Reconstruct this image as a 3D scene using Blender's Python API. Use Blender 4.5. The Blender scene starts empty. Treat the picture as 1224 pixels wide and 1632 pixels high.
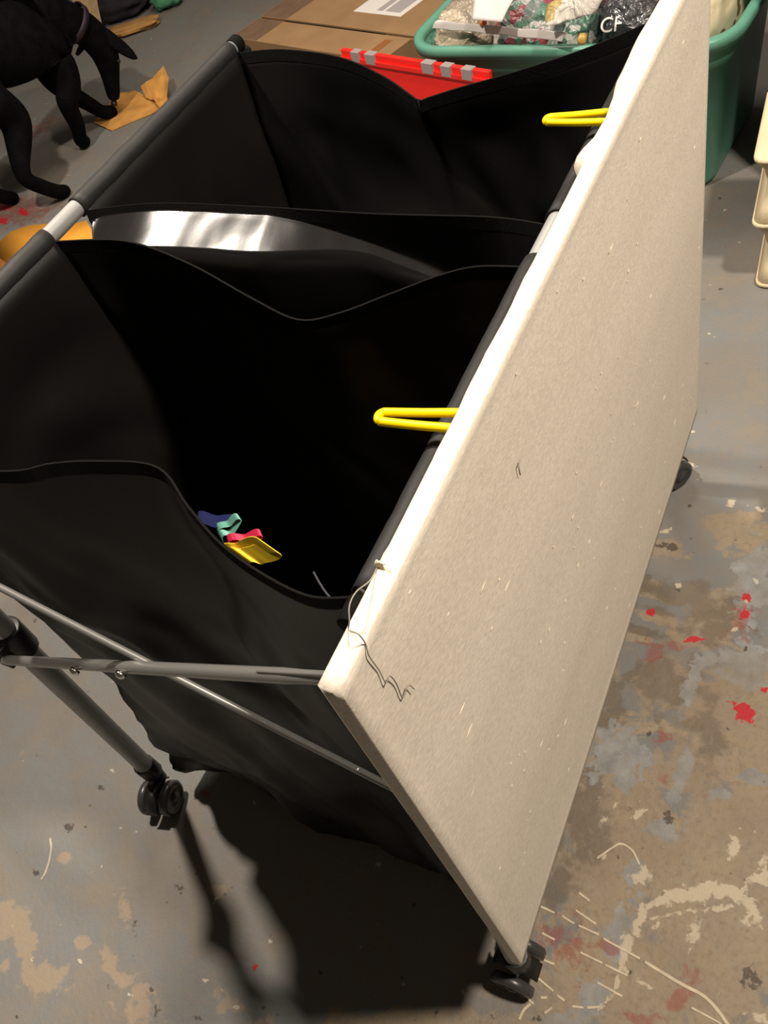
import bpy, bmesh, math, random
from mathutils import Vector, Matrix, noise

scene = bpy.context.scene
C = scene.collection
random.seed(7)

# ------------------------------------------------------------------ camera
FPX = 1343.21
CAM_H = 1.22
_n = Vector((1071 - 612, 1898 - 816, FPX)).normalized()       # image direction of straight down
_l = Vector((1740 - 612, -1330 - 816, FPX)).normalized()      # image direction of the cart's length
_Z = -_n
_Y = (_l - _l.dot(_Z) * _Z).normalized()
_X = _Y.cross(_Z)
ROT = Matrix((_X, _Y, _Z))                                    # camera (x right, y down, z forward) -> world

cam_d = bpy.data.cameras.new('camera')
cam = bpy.data.objects.new('camera', cam_d)
C.objects.link(cam)
m = ROT.to_4x4() @ Matrix.Diagonal((1, -1, -1, 1))
m.translation = Vector((0, 0, CAM_H))
cam.matrix_world = m
cam_d.sensor_fit = 'VERTICAL'
cam_d.sensor_height = 36
cam_d.lens = FPX / 1632 * 36
cam_d.clip_start = 0.02
scene.camera = cam


def P(px, py, x=None, y=None, z=None):
    r = ROT @ Vector((px - 612, py - 816, FPX))
    if z is not None:
        t = (z - CAM_H) / r.z
    elif x is not None:
        t = x / r.x
    else:
        t = y / r.y
    return r * t + Vector((0, 0, CAM_H))


# ------------------------------------------------------------------ light
w = bpy.data.worlds.new('world')
scene.world = w
w.use_nodes = True
w.node_tree.nodes['Background'].inputs['Color'].default_value = (1.0, 0.80, 0.60, 1)
w.node_tree.nodes['Background'].inputs['Strength'].default_value = 0.062


def lamp(name, loc, energy, size, color, target):
    d = bpy.data.lights.new(name, 'AREA')
    d.shape = 'DISK'
    d.size = size
    d.energy = energy
    d.color = color
    o = bpy.data.objects.new(name, d)
    C.objects.link(o)
    o.location = loc
    o.rotation_euler = (Vector(target) - Vector(loc)).to_track_quat('-Z', 'Y').to_euler()
    return o


lamp('ceiling_bulb_left', (-1.27, 0.70, 2.25), 54, 0.12, (1.0, 0.89, 0.76), (-1.15, 0.65, 0))
lamp('ceiling_bulb_right', (0.80, 0.70, 2.65), 80, 0.22, (1.0, 0.88, 0.74), (0.5, 0.7, 0))
lamp('fill_light_back', (-1.35, 2.5, 2.4), 26, 0.9, (1.0, 0.88, 0.74), (-1.35, 2.4, 0))  # added fill that brightens the far floor, not a known bulb

scene.view_settings.view_transform = 'Standard'
scene.view_settings.look = 'None'
scene.view_settings.exposure = 0.0
scene.view_settings.gamma = 1.0
scene.view_settings.use_curve_mapping = False


# ------------------------------------------------------------------ materials
def mat(name, col, rough=0.5, metal=0.0, spec=0.5, coat=0.0, coat_rough=0.1, var=0.0, vscale=20,
        bump=0.0, bscale=200, bdist=0.002, stretch=None):
    mt = bpy.data.materials.new(name)
    mt.use_nodes = True
    nt = mt.node_tree
    b = nt.nodes['Principled BSDF']
    b.inputs['Base Color'].default_value = (*col, 1)
    b.inputs['Roughness'].default_value = rough
    b.inputs['Metallic'].default_value = metal
    b.inputs['Specular IOR Level'].default_value = spec
    b.inputs['Coat Weight'].default_value = coat
    b.inputs['Coat Roughness'].default_value = coat_rough
    tc = nt.nodes.new('ShaderNodeTexCoord')
    vec = tc.outputs['Object']
    if stretch:
        mp = nt.nodes.new('ShaderNodeMapping')
        mp.inputs['Scale'].default_value = stretch
        nt.links.new(vec, mp.inputs['Vector'])
        vec = mp.outputs['Vector']
    if var:
        n = nt.nodes.new('ShaderNodeTexNoise')
        n.inputs['Scale'].default_value = vscale
        n.inputs['Detail'].default_value = 5
        nt.links.new(vec, n.inputs['Vector'])
        r = nt.nodes.new('ShaderNodeValToRGB')
        r.color_ramp.elements[0].position = 0.3
        r.color_ramp.elements[1].position = 0.7
        r.color_ramp.elements[0].color = (*[max(0, c * (1 - var)) for c in col], 1)
        r.color_ramp.elements[1].color = (*[min(1, c * (1 + var)) for c in col], 1)
        nt.links.new(n.outputs['Fac'], r.inputs['Fac'])
        nt.links.new(r.outputs['Color'], b.inputs['Base Color'])
    if bump:
        n2 = nt.nodes.new('ShaderNodeTexNoise')
        n2.inputs['Scale'].default_value = bscale
        n2.inputs['Detail'].default_value = 4
        nt.links.new(vec, n2.inputs['Vector'])
        bp = nt.nodes.new('ShaderNodeBump')
        bp.inputs['Strength'].default_value = bump
        bp.inputs['Distance'].default_value = bdist
        nt.links.new(n2.outputs['Fac'], bp.inputs['Height'])
        nt.links.new(bp.outputs['Normal'], b.inputs['Normal'])
    return mt


def floor_material():
    mt = bpy.data.materials.new('worn_painted_concrete')
    mt.use_nodes = True
    nt = mt.node_tree
    N, L = nt.nodes, nt.links
    b = N['Principled BSDF']
    tc = N.new('ShaderNodeTexCoord')
    V = tc.outputs['Object']

    def nz(scale, detail=6, rough=0.6, dist=0.0, stretch=None, rot=0):
        n = N.new('ShaderNodeTexNoise')
        n.inputs['Scale'].default_value = scale
        n.inputs['Detail'].default_value = detail
        n.inputs['Roughness'].default_value = rough
        n.inputs['Distortion'].default_value = dist
        v = V
        if stretch:
            mp = N.new('ShaderNodeMapping')
            mp.inputs['Scale'].default_value = stretch
            mp.inputs['Rotation'].default_value = (0, 0, rot)
            L.new(V, mp.inputs['Vector'])
            v = mp.outputs['Vector']
        L.new(v, n.inputs['Vector'])
        return n.outputs['Fac']

    def ramp(src, p0, p1, c0=(0, 0, 0), c1=(1, 1, 1)):
        r = N.new('ShaderNodeValToRGB')
        r.color_ramp.elements[0].position = p0
        r.color_ramp.elements[1].position = p1
        r.color_ramp.elements[0].color = (*c0, 1)
        r.color_ramp.elements[1].color = (*c1, 1)
        L.new(src, r.inputs['Fac'])
        return r.outputs['Color']

    def math_(op, a, c):
        n = N.new('ShaderNodeMath')
        n.operation = op
        for i, q in enumerate((a, c)):
            if isinstance(q, (int, float)):
                n.inputs[i].default_value = q
            else:
                L.new(q, n.inputs[i])
        return n.outputs[0]

    def mix(fac, a, c):
        n = N.new('ShaderNodeMix')
        n.data_type = 'RGBA'
        if isinstance(fac, (int, float)):
            n.inputs[0].default_value = fac
        else:
            L.new(fac, n.inputs[0])
        for i, q in ((6, a), (7, c)):
            if isinstance(q, tuple):
                n.inputs[i].default_value = (*q, 1)
            else:
                L.new(q, n.inputs[i])
        return n.outputs[2]

    def mrange(src, a, c, lo=0.0, hi=1.0):
        n = N.new('ShaderNodeMapRange')
        n.interpolation_type = 'SMOOTHSTEP'
        n.inputs['From Min'].default_value = a
        n.inputs['From Max'].default_value = c
        n.inputs['To Min'].default_value = lo
        n.inputs['To Max'].default_value = hi
        L.new(src, n.inputs['Value'])
        return n.outputs['Result']

    sep = N.new('ShaderNodeSeparateXYZ')
    L.new(V, sep.inputs[0])
    X, Y = sep.outputs['X'], sep.outputs['Y']
    # grey floor paint with a little tone variation
    paint = mix(ramp(nz(2.2, 5), 0.3, 0.7), (0.165, 0.178, 0.185), (0.215, 0.218, 0.214))
    paint = mix(ramp(nz(60, 4), 0.35, 0.75), paint, (0.205, 0.198, 0.18))
    def field(name, amp, scale, lo=0.46, hi=0.54, dist=0.4, rough=0.65):
        at = N.new('ShaderNodeAttribute')
        at.attribute_name = name
        v = math_('ADD', at.outputs['Fac'], math_('MULTIPLY', math_('SUBTRACT', nz(scale, 7, rough, dist), 0.5), amp))
        gate = mrange(at.outputs['Fac'], 0.02, 0.12)
        return math_('MULTIPLY', mrange(v, lo, hi), gate)

    # bare brown concrete where traffic wore the paint off
    bare = mix(ramp(nz(5, 6), 0.3, 0.7), (0.27, 0.205, 0.135), (0.40, 0.315, 0.21))
    bare = mix(ramp(nz(24, 6, 0.65), 0.4, 0.7), bare, (0.30, 0.255, 0.19))
    bare = mix(ramp(nz(110, 5), 0.5, 0.8), bare, (0.21, 0.16, 0.11))
    wear = field('bare', 2.2, 17, 0.38, 0.60)
    col = mix(wear, paint, bare)
    col = mix(math_('MULTIPLY', field('scrape', 2.4, 26, 0.34, 0.72), 0.8), col, (0.145, 0.112, 0.078))
    grey2 = mix(ramp(nz(40, 5), 0.35, 0.65), (0.23, 0.24, 0.24), (0.33, 0.335, 0.33))
    col = mix(math_('MULTIPLY', field('grey', 1.9, 42, 0.44, 0.56), 0.9), col, grey2)
    # broad brown dirt film
    col = mix(math_('MULTIPLY', ramp(nz(3.3, 7, 0.65, 0.5), 0.44, 0.68), 0.65), col, (0.205, 0.16, 0.12))
    col = mix(math_('MULTIPLY', ramp(nz(11, 7, 0.7, 0.4), 0.48, 0.66), 0.5), col, (0.25, 0.20, 0.145))
    col = mix(math_('MULTIPLY', field('peach', 2.6, 34, 0.36, 0.70), 0.7), col, (0.345, 0.265, 0.185))
    col = mix(math_('MULTIPLY', field('stain', 2.6, 44, 0.38, 0.75), 0.55), col, (0.27, 0.055, 0.04))
    col = mix(math_('MULTIPLY', field('dark', 2.6, 80, 0.40, 0.66), 0.8), col, (0.055, 0.04, 0.03))
    col = mix(math_('MULTIPLY', field('pale', 2.2, 75, 0.42, 0.66), 0.85), col, (0.56, 0.48, 0.36))
    col = mix(field('red', 1.8, 70, 0.44, 0.56), col, (0.48, 0.02, 0.03))
    # specks
    col = mix(ramp(nz(45, 3, 0.5), 0.70, 0.74), col, (0.09, 0.07, 0.055))
    col = mix(math_('MULTIPLY', ramp(nz(38, 3, 0.5, 0.3), 0.715, 0.735), 0.7), col, (0.60, 0.54, 0.44))
    L.new(col, b.inputs['Base Color'])
    b.inputs['Roughness'].default_value = 0.62
    b.inputs['Specular IOR Level'].default_value = 0.35
    bp = N.new('ShaderNodeBump')
    bp.inputs['Strength'].default_value = 0.35
    bp.inputs['Distance'].default_value = 0.003
    L.new(math_('ADD', nz(120, 5), math_('MULTIPLY', wear, -0.35)), bp.inputs['Height'])
    L.new(bp.outputs['Normal'], b.inputs['Normal'])
    return mt


def canvas_material():
    mt = bpy.data.materials.new('cream_slub_cloth')
    mt.use_nodes = True
    nt = mt.node_tree
    N, L = nt.nodes, nt.links
    b = N['Principled BSDF']
    tc = N.new('ShaderNodeTexCoord')

    def nz(scale, st, detail=4):
        mp = N.new('ShaderNodeMapping')
        mp.inputs['Scale'].default_value = st
        L.new(tc.outputs['Object'], mp.inputs['Vector'])
        n = N.new('ShaderNodeTexNoise')
        n.inputs['Scale'].default_value = scale
        n.inputs['Detail'].default_value = detail
        L.new(mp.outputs['Vector'], n.inputs['Vector'])
        return n.outputs['Fac']

    def ramp(src, p0, p1, c0, c1):
        r = N.new('ShaderNodeValToRGB')
        r.color_ramp.elements[0].position = p0
        r.color_ramp.elements[1].position = p1
        r.color_ramp.elements[0].color = (*c0, 1)
        r.color_ramp.elements[1].color = (*c1, 1)
        L.new(src, r.inputs['Fac'])
        return r.outputs['Color']

    base = ramp(nz(3, (1, 0.4, 2.4)), 0.3, 0.75, (0.71, 0.635, 0.53), (0.80, 0.725, 0.615))
    slub = ramp(nz(60, (1, 0.14, 1.6), 2), 0.735, 0.775, (0, 0, 0), (1, 1, 1))
    mx = N.new('ShaderNodeMix')
    mx.data_type = 'RGBA'
    L.new(slub, mx.inputs[0])
    L.new(base, mx.inputs[6])
    mx.inputs[7].default_value = (0.92, 0.86, 0.75, 1)
    weave = ramp(nz(420, (1, 0.5, 1), 3), 0.3, 0.7, (0.86, 0.86, 0.86), (1.06, 1.06, 1.06))
    mm = N.new('ShaderNodeMix')
    mm.data_type = 'RGBA'
    mm.blend_type = 'MULTIPLY'
    mm.inputs[0].default_value = 1
    L.new(mx.outputs[2], mm.inputs[6])
    L.new(weave, mm.inputs[7])
    L.new(mm.outputs[2], b.inputs['Base Color'])
    b.inputs['Roughness'].default_value = 0.9
    b.inputs['Specular IOR Level'].default_value = 0.15
    bp = N.new('ShaderNodeBump')
    bp.inputs['Strength'].default_value = 0.2
    bp.inputs['Distance'].default_value = 0.0015
    L.new(nz(500, (1, 0.6, 1), 3), bp.inputs['Height'])
    L.new(bp.outputs['Normal'], b.inputs['Normal'])
    return mt


M = {}
M['floor'] = floor_material()
M['canvas'] = canvas_material()
M['nylon'] = mat('black_nylon', (0.0085, 0.0078, 0.0076), rough=0.45, spec=0.28, bump=0.25, bscale=900, bdist=0.0006)
M['nylon_gloss'] = mat('black_coated_nylon', (0.010, 0.0092, 0.009), rough=0.21, spec=0.32, bump=0.08, bscale=30, bdist=0.002)
M['sleeve_lit'] = mat('lit_rail_sleeve_nylon', (0.017, 0.016, 0.016), rough=0.6, spec=0.35, bump=0.25, bscale=900, bdist=0.0006)  # bag nylon made lighter: light falling from above is put into the colour
M['hem'] = mat('black_hem_tape', (0.008, 0.0075, 0.007), rough=0.85, spec=0.06, bump=0.4, bscale=500, bdist=0.001)
M['steel'] = mat('grey_painted_steel', (0.30, 0.305, 0.30), rough=0.38, spec=0.5, var=0.05, vscale=30)
M['bar'] = mat('brushed_grey_bar', (0.30, 0.295, 0.28), rough=0.32, metal=0.6, spec=0.5)
M['rivet'] = mat('bright_rivet', (0.75, 0.74, 0.72), rough=0.2, metal=1.0)
M['black_plastic'] = mat('black_plastic', (0.012, 0.012, 0.012), rough=0.42, spec=0.4)
M['joint'] = mat('matte_black_joint', (0.006, 0.0055, 0.0055), rough=0.85, spec=0.08)
M['tyre'] = mat('dark_grey_wheel_plastic', (0.045, 0.043, 0.042), rough=0.32, spec=0.5)
M['yellow'] = mat('yellow_vinyl', (0.90, 0.66, 0.0), rough=0.35, spec=0.4)
M['thread'] = mat('cream_thread', (0.72, 0.64, 0.50), rough=0.9)
M['greythread'] = mat('grey_thread', (0.30, 0.27, 0.22), rough=0.9)
M['darkthread'] = mat('dark_lint_thread', (0.04, 0.04, 0.05), rough=0.9)
M['rib_yellow'] = mat('yellow_ribbon', (0.95, 0.66, 0.03), rough=0.5)
M['rib_teal'] = mat('teal_ribbon', (0.16, 0.42, 0.33), rough=0.5)
M['rib_red'] = mat('crimson_ribbon', (0.55, 0.02, 0.07), rough=0.5)
M['rib_blue'] = mat('navy_ribbon', (0.016, 0.022, 0.10), rough=0.5)
M['fur'] = mat('black_dog_fur', (0.0032, 0.0028, 0.0032), rough=0.8, spec=0.06, var=0.4, vscale=30, bump=0.6, bscale=160, bdist=0.004)
M['collar'] = mat('purple_collar', (0.016, 0.006, 0.016), rough=0.6)
M['nose'] = mat('dog_nose', (0.012, 0.010, 0.010), rough=0.3)
M['cardboard'] = mat('brown_cardboard', (0.30, 0.18, 0.09), rough=0.8, spec=0.2, var=0.12, vscale=8, bump=0.15, bscale=60)
M['cardboard_dark'] = mat('dark_brown_tape', (0.22, 0.115, 0.055), rough=0.5, var=0.1)
M['shaded_cardboard'] = mat('shaded_brown_cardboard', (0.15, 0.088, 0.052), rough=0.7, var=0.15)  # darker brown that paints shade onto the box top
M['cardboard_orange'] = mat('orange_brown_cardboard', (0.62, 0.31, 0.08), rough=0.8, spec=0.2, var=0.2, vscale=18, bump=0.3, bscale=30, bdist=0.004)
M['cardboard_pale'] = mat('pale_tan_cardboard', (0.52, 0.36, 0.20), rough=0.8, spec=0.2, var=0.1)
M['orange'] = mat('orange_card', (0.85, 0.38, 0.045), rough=0.6, spec=0.3, var=0.07, vscale=6)
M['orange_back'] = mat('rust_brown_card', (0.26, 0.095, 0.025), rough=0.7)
M['white_label'] = mat('white_paper_label', (0.72, 0.68, 0.66), rough=0.6)
M['print'] = mat('grey_label_print', (0.36, 0.33, 0.33), rough=0.7)
M['red'] = mat('red_plastic', (0.85, 0.018, 0.012), rough=0.45, spec=0.4)
M['grey_tab'] = mat('grey_plastic_tab', (0.30, 0.27, 0.27), rough=0.5)
M['teal'] = mat('teal_plastic_tub', (0.115, 0.315, 0.23), rough=0.38, spec=0.45, var=0.04)
M['black_cloth'] = mat('black_suitcase_cloth', (0.010, 0.008, 0.008), rough=0.7, spec=0.2, bump=0.3, bscale=300)
M['cream_cloth'] = mat('cream_organizer_cloth', (0.72, 0.60, 0.40), rough=0.85, spec=0.2, var=0.06, bump=0.2, bscale=300)
M['purple_cloth'] = mat('dark_purple_cloth', (0.014, 0.009, 0.013), rough=0.9, var=0.4, vscale=14)
M['green_cloth'] = mat('green_plush', (0.07, 0.26, 0.14), rough=0.9, var=0.25, vscale=20, bump=0.5, bscale=80, bdist=0.004)
M['tan_cloth'] = mat('tan_orange_cloth', (0.40, 0.21, 0.065), rough=0.9, var=0.3, vscale=12)


def bag_material(name, cols, scale=14, coat=0.9):
    """crumpled clear plastic over mixed contents"""
    mt = bpy.data.materials.new(name)
    mt.use_nodes = True
    nt = mt.node_tree
    N, L = nt.nodes, nt.links
    b = N['Principled BSDF']
    tc = N.new('ShaderNodeTexCoord')
    v = N.new('ShaderNodeTexVoronoi')
    v.inputs['Scale'].default_value = scale
    n = N.new('ShaderNodeTexNoise')
    n.inputs['Scale'].default_value = scale * 0.7
    n.inputs['Detail'].default_value = 3
    L.new(tc.outputs['Object'], n.inputs['Vector'])
    mxv = N.new('ShaderNodeMix')
    mxv.data_type = 'RGBA'
    mxv.inputs[0].default_value = 0.12
    L.new(tc.outputs['Object'], mxv.inputs[6])
    L.new(n.outputs['Color'], mxv.inputs[7])
    L.new(mxv.outputs[2], v.inputs['Vector'])
    sp = N.new('ShaderNodeSeparateColor')
    L.new(v.outputs['Color'], sp.inputs[0])
    r = N.new('ShaderNodeValToRGB')
    r.color_ramp.interpolation = 'CONSTANT'
    els = r.color_ramp.elements
    while len(els) < len(cols):
        els.new(0.5)
    for i, c in enumerate(cols):
        els[i].position = i / len(cols)
        els[i].color = (*c, 1)
    L.new(sp.outputs[0], r.inputs['Fac'])
    L.new(r.outputs['Color'], b.inputs['Base Color'])
    b.inputs['Roughness'].default_value = 0.5
    b.inputs['Coat Weight'].default_value = coat
    b.inputs['Coat Roughness'].default_value = 0.12
    n2 = N.new('ShaderNodeTexNoise')
    n2.inputs['Scale'].default_value = 26
    n2.inputs['Detail'].default_value = 3
    n2.inputs['Distortion'].default_value = 1.2
    L.new(tc.outputs['Object'], n2.inputs['Vector'])
    bp = N.new('ShaderNodeBump')
    bp.inputs['Strength'].default_value = 0.8
    bp.inputs['Distance'].default_value = 0.02
    L.new(n2.outputs['Fac'], bp.inputs['Height'])
    L.new(bp.outputs['Normal'], b.inputs['Normal'])
    L.new(bp.outputs['Normal'], b.inputs['Coat Normal'])
    return mt


# ------------------------------------------------------------------ mesh helpers
def ROOT(name, loc, label, cat, group=None):
    o = bpy.data.objects.new(name, None)
    C.objects.link(o)
    o.location = loc
    o.empty_display_size = 0.05
    o['label'] = label
    o['category'] = cat
    if group:
        o['group'] = group
    return o


def tag(o, label, cat, group=None):
    o['label'] = label
    o['category'] = cat
    if group:
        o['group'] = group
    return o


def origin_of(p):
    v = Vector((0, 0, 0))
    while p:
        v += Vector(p.location)
        p = p.parent
    return v


def obj(name, geo, material, parent=None, smooth=True, solid=0, bevel=0, subsurf=0, origin=None):
    """geo = (verts, faces) in world metres"""
    verts, faces = geo
    off = origin_of(parent) if parent else Vector(origin or (0, 0, 0))
    me = bpy.data.meshes.new(name)
    me.from_pydata([tuple(Vector(v) - off) for v in verts], [], faces)
    bm = bmesh.new()
    bm.from_mesh(me)
    bmesh.ops.remove_doubles(bm, verts=bm.verts, dist=1e-6)
    bmesh.ops.recalc_face_normals(bm, faces=bm.faces)
    bm.to_mesh(me)
    bm.free()
    if smooth:
        me.polygons.foreach_set('use_smooth', [True] * len(me.polygons))
    me.materials.append(M[material] if isinstance(material, str) else material)
    o = bpy.data.objects.new(name, me)
    C.objects.link(o)
    if parent:
        o.parent = parent
    else:
        o.location = off
    if solid:
        s = o.modifiers.new('thickness', 'SOLIDIFY')
        s.thickness = solid
        s.offset = 0
    if bevel:
        bv = o.modifiers.new('bevel', 'BEVEL')
        bv.width = bevel
        bv.segments = 2
        bv.limit_method = 'ANGLE'
    if subsurf:
        ss = o.modifiers.new('sub', 'SUBSURF')
        ss.levels = subsurf
        ss.render_levels = subsurf
    return o


def join(*geos):
    V, F = [], []
    for v, f in geos:
        k = len(V)
        V += [Vector(q) for q in v]
        F += [tuple(i + k for i in q) for q in f]
    return V, F


def smooth_path(pts, n=6):
    """Catmull-Rom"""
    pts = [Vector(p) for p in pts]
    out = []
    for i in range(len(pts) - 1):
        p0 = pts[max(i - 1, 0)]
        p1, p2 = pts[i], pts[i + 1]
        p3 = pts[min(i + 2, len(pts) - 1)]
        for k in range(n):
            t = k / n
            out.append(0.5 * ((2 * p1) + (p2 - p0) * t + (2 * p0 - 5 * p1 + 4 * p2 - p3) * t * t
                              + (3 * p1 - p0 - 3 * p2 + p3) * t ** 3))
    out.append(pts[-1])
    return out


def tube(pts, r, seg=12, caps=True):
    pts = [Vector(p) for p in pts]
    rr = r if isinstance(r, (list, tuple)) else [r] * len(pts)
    V, F = [], []
    t0 = (pts[1] - pts[0]).normalized()
    up = Vector((0, 0, 1)) if abs(t0.z) < 0.9 else Vector((1, 0, 0))
    a = t0.cross(up).normalized()
    for i, p in enumerate(pts):
        if i == 0:
            t = pts[1] - pts[0]
        elif i == len(pts) - 1:
            t = pts[-1] - pts[-2]
        else:
            t = pts[i + 1] - pts[i - 1]
        t.normalize()
        a = (a - a.dot(t) * t).normalized()
        b = t.cross(a)
        for k in range(seg):
            th = 2 * math.pi * k / seg
            V.append(p + (a * math.cos(th) + b * math.sin(th)) * rr[i])
    for i in range(len(pts) - 1):
        for k in range(seg):
            k2 = (k + 1) % seg
            F.append((i * seg + k, i * seg + k2, (i + 1) * seg + k2, (i + 1) * seg + k))
    if caps:
        F.append(tuple(reversed(range(seg))))
        F.append(tuple((len(pts) - 1) * seg + k for k in range(seg)))
    return V, F


def box(c, s, rz=0, rot=None):
    c = Vector(c)
    R = rot if rot is not None else Matrix.Rotation(rz, 3, 'Z')
    V = []
    for dx in (-1, 1):
        for dy in (-1, 1):
            for dz in (-1, 1):
                V.append(c + R @ Vector((dx * s[0] / 2, dy * s[1] / 2, dz * s[2] / 2)))
    return V, [(0, 1, 3, 2), (4, 6, 7, 5), (0, 4, 5, 1), (2, 3, 7, 6), (0, 2, 6, 4), (1, 5, 7, 3)]


def flatbar(p, q, w, t, nrm):
    """rectangular bar from p to q: w across, t along nrm"""
    p, q, nrm = Vector(p), Vector(q), Vector(nrm).normalized()
    d = (q - p).normalized()
    a = d.cross(nrm).normalized()
    V = []
    for e in (p, q):
        for sa, sn in ((-1, -1), (1, -1), (1, 1), (-1, 1)):
            V.append(e + a * w / 2 * sa + nrm * t / 2 * sn)
    return V, [(0, 1, 2, 3), (7, 6, 5, 4), (0, 4, 5, 1), (1, 5, 6, 2), (2, 6, 7, 3), (3, 7, 4, 0)]


def grid(f, nu, nv):
    V = [f(i / nu, j / nv) for j in range(nv + 1) for i in range(nu + 1)]
    F = []
    for j in range(nv):
        for i in range(nu):
            a = j * (nu + 1) + i
            F.append((a, a + 1, a + nu + 2, a + nu + 1))
    return V, F


def lathe(c, axis, prof, seg=24):
    """prof: list of (along, radius) about an axis through c"""
    c, axis = Vector(c), Vector(axis).normalized()
    up = Vector((0, 0, 1)) if abs(axis.z) < 0.9 else Vector((1, 0, 0))
    a = axis.cross(up).normalized()
    b = axis.cross(a)
    V, F = [], []
    for h, r in prof:
        for k in range(seg):
            th = 2 * math.pi * k / seg
            V.append(c + axis * h + (a * math.cos(th) + b * math.sin(th)) * max(r, 1e-5))
    for i in range(len(prof) - 1):
        for k in range(seg):
            k2 = (k + 1) % seg
            F.append((i * seg + k, i * seg + k2, (i + 1) * seg + k2, (i + 1) * seg + k))
    F.append(tuple(reversed(range(seg))))
    F.append(tuple((len(prof) - 1) * seg + k for k in range(seg)))
    return V, F


def fbm(p, s, seed=0.0, octv=3):
    p = Vector(p) * s + Vector((seed * 7.3, seed * 3.1, seed * 5.7))
    return noise.fractal(p, 1.0, 2.0, octv)


def vnoise(p, s, amp, seed=0.0, octv=3):
    p = Vector(p)
    return Vector((fbm(p, s, seed, octv), fbm(p, s, seed + 11, octv), fbm(p, s, seed + 23, octv))) * amp


def resample(pts, u):
    """point at fraction u of a polyline (by x-progress length)"""
    L = [0]
    for a, b in zip(pts, pts[1:]):
        L.append(L[-1] + (b - a).length)
    t = u * L[-1]
    for i in range(len(pts) - 1):
        if t <= L[i + 1] or i == len(pts) - 2:
            k = (t - L[i]) / max(L[i + 1] - L[i], 1e-9)
            return pts[i].lerp(pts[i + 1], min(max(k, 0), 1))


def ss(a, b, x):
    t = min(max((x - a) / (b - a), 0), 1)
    return t * t * (3 - 2 * t)


# ------------------------------------------------------------------ floor
# one slab; the wear and the dried paint are baked as smooth per-vertex fields that the material breaks up with noise
import numpy as np
fxs = np.concatenate([np.arange(-6.5, -2.8, 0.3), np.arange(-2.8, -2.25, 0.010), np.arange(-2.2, -1.1, 0.25), np.arange(-1.05, 0.16, 0.006), np.arange(0.2, 2.6, 0.3)])
fys = np.concatenate([np.arange(-2.5, -0.35, 0.3), np.arange(-0.35, 1.35, 0.006), np.arange(1.38, 1.45, 0.06), np.arange(1.45, 1.85, 0.010), np.arange(1.9, 6.6, 0.3)])
GX, GY = np.meshgrid(fxs, fys)
gx, gy = GX.ravel(), GY.ravel()
nx_, ny_ = len(fxs), len(fys)
idx = np.arange(nx_ * ny_).reshape(ny_, nx_)
quads = np.stack([idx[:-1, :-1], idx[:-1, 1:], idx[1:, 1:], idx[1:, :-1]], -1).reshape(-1, 4)
fme = bpy.data.meshes.new('floor')
fme.from_pydata(np.stack([gx, gy, np.zeros_like(gx)], 1).tolist(), [], quads.tolist())
FIELD = {k: np.zeros_like(gx) for k in ('grey', 'bare', 'scrape', 'pale', 'red', 'stain', 'dark', 'peach')}


def spot(field, px, py, rx, ry, ang=0.0, gain=1.0):
    """elliptic spot; centre and radii read in photo pixels, turned into floor metres"""
    c = P(px, py, z=0)
    e1 = P(px + rx * math.cos(ang), py + rx * math.sin(ang), z=0) - c
    e2 = P(px - ry * math.sin(ang), py + ry * math.cos(ang), z=0) - c
    det = e1.x * e2.y - e1.y * e2.x
    dx, dy = gx - c.x, gy - c.y
    u = (dx * e2.y - dy * e2.x) / det
    v = (-dx * e1.y + dy * e1.x) / det
    f = np.clip(1 - 0.5 * np.sqrt(u * u + v * v), 0, 1) * gain
    FIELD[field] = np.maximum(FIELD[field], f)


def band(field, pxs, wpx, gain=1.0):
    pts = [P(q[0], q[1], z=0) for q in pxs]
    pm = (P(pxs[0][0] + 10, pxs[0][1], z=0) - pts[0]).length / 10
    n = len(pts) - 1
    for i in range(n):
        w0 = wpx[i] if isinstance(wpx, (list, tuple)) else wpx
        w1 = wpx[i + 1] if isinstance(wpx, (list, tuple)) else wpx
        a, b = pts[i], pts[i + 1]
        d = b - a
        t = np.clip(((gx - a.x) * d.x + (gy - a.y) * d.y) / d.length_squared, 0, 1)
        dist = np.hypot(gx - (a.x + d.x * t), gy - (a.y + d.y * t))
        hw = (w0 + (w1 - w0) * t) * pm * 0.5
        FIELD[field] = np.maximum(FIELD[field], np.clip(1 - 0.5 * dist / hw, 0, 1) * gain)


def spots(field, rows, gain=1.0):
    for r in rows:
        spot(field, r[0], r[1], r[2], r[3], r[4] if len(r) > 4 else 0, gain)


# big zone of bare concrete right of the board
spots('bare', ((1160, 1420, 230, 330), (960, 1300, 120, 260), (1190, 1180, 120, 150), (1010, 1560, 200, 110), (1130, 990, 44, 46, 0.2), (1060, 1085, 50, 44),
               (1180, 850, 60, 34), (1060, 870, 40, 14, 0.2), (700, 1640, 260, 30)))
for r in ((1005, 920, 42, 7, 0.27), (1040, 950, 62, 6, 0.28), (1050, 985, 60, 7, 0.28), (1010, 1012, 40, 9, 0.3), (1120, 1010, 40, 16, 0.2)):
    spot('bare', *r)
spots('scrape', ((1140, 985, 46, 46, 0.2), (1055, 1090, 60, 44), (960, 1110, 40, 40), (1085, 950, 70, 20, 0.25), (930, 1300, 46, 90, 0.3), (1120, 1160, 30, 50), (890, 1400, 20, 40, 0.3)))
for r in ((1005, 912, 44, 6, 0.27), (1035, 940, 62, 6, 0.28), (1045, 972, 62, 6, 0.28), (1020, 1005, 50, 7, 0.3)):
    spot('scrape', *r)
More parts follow.
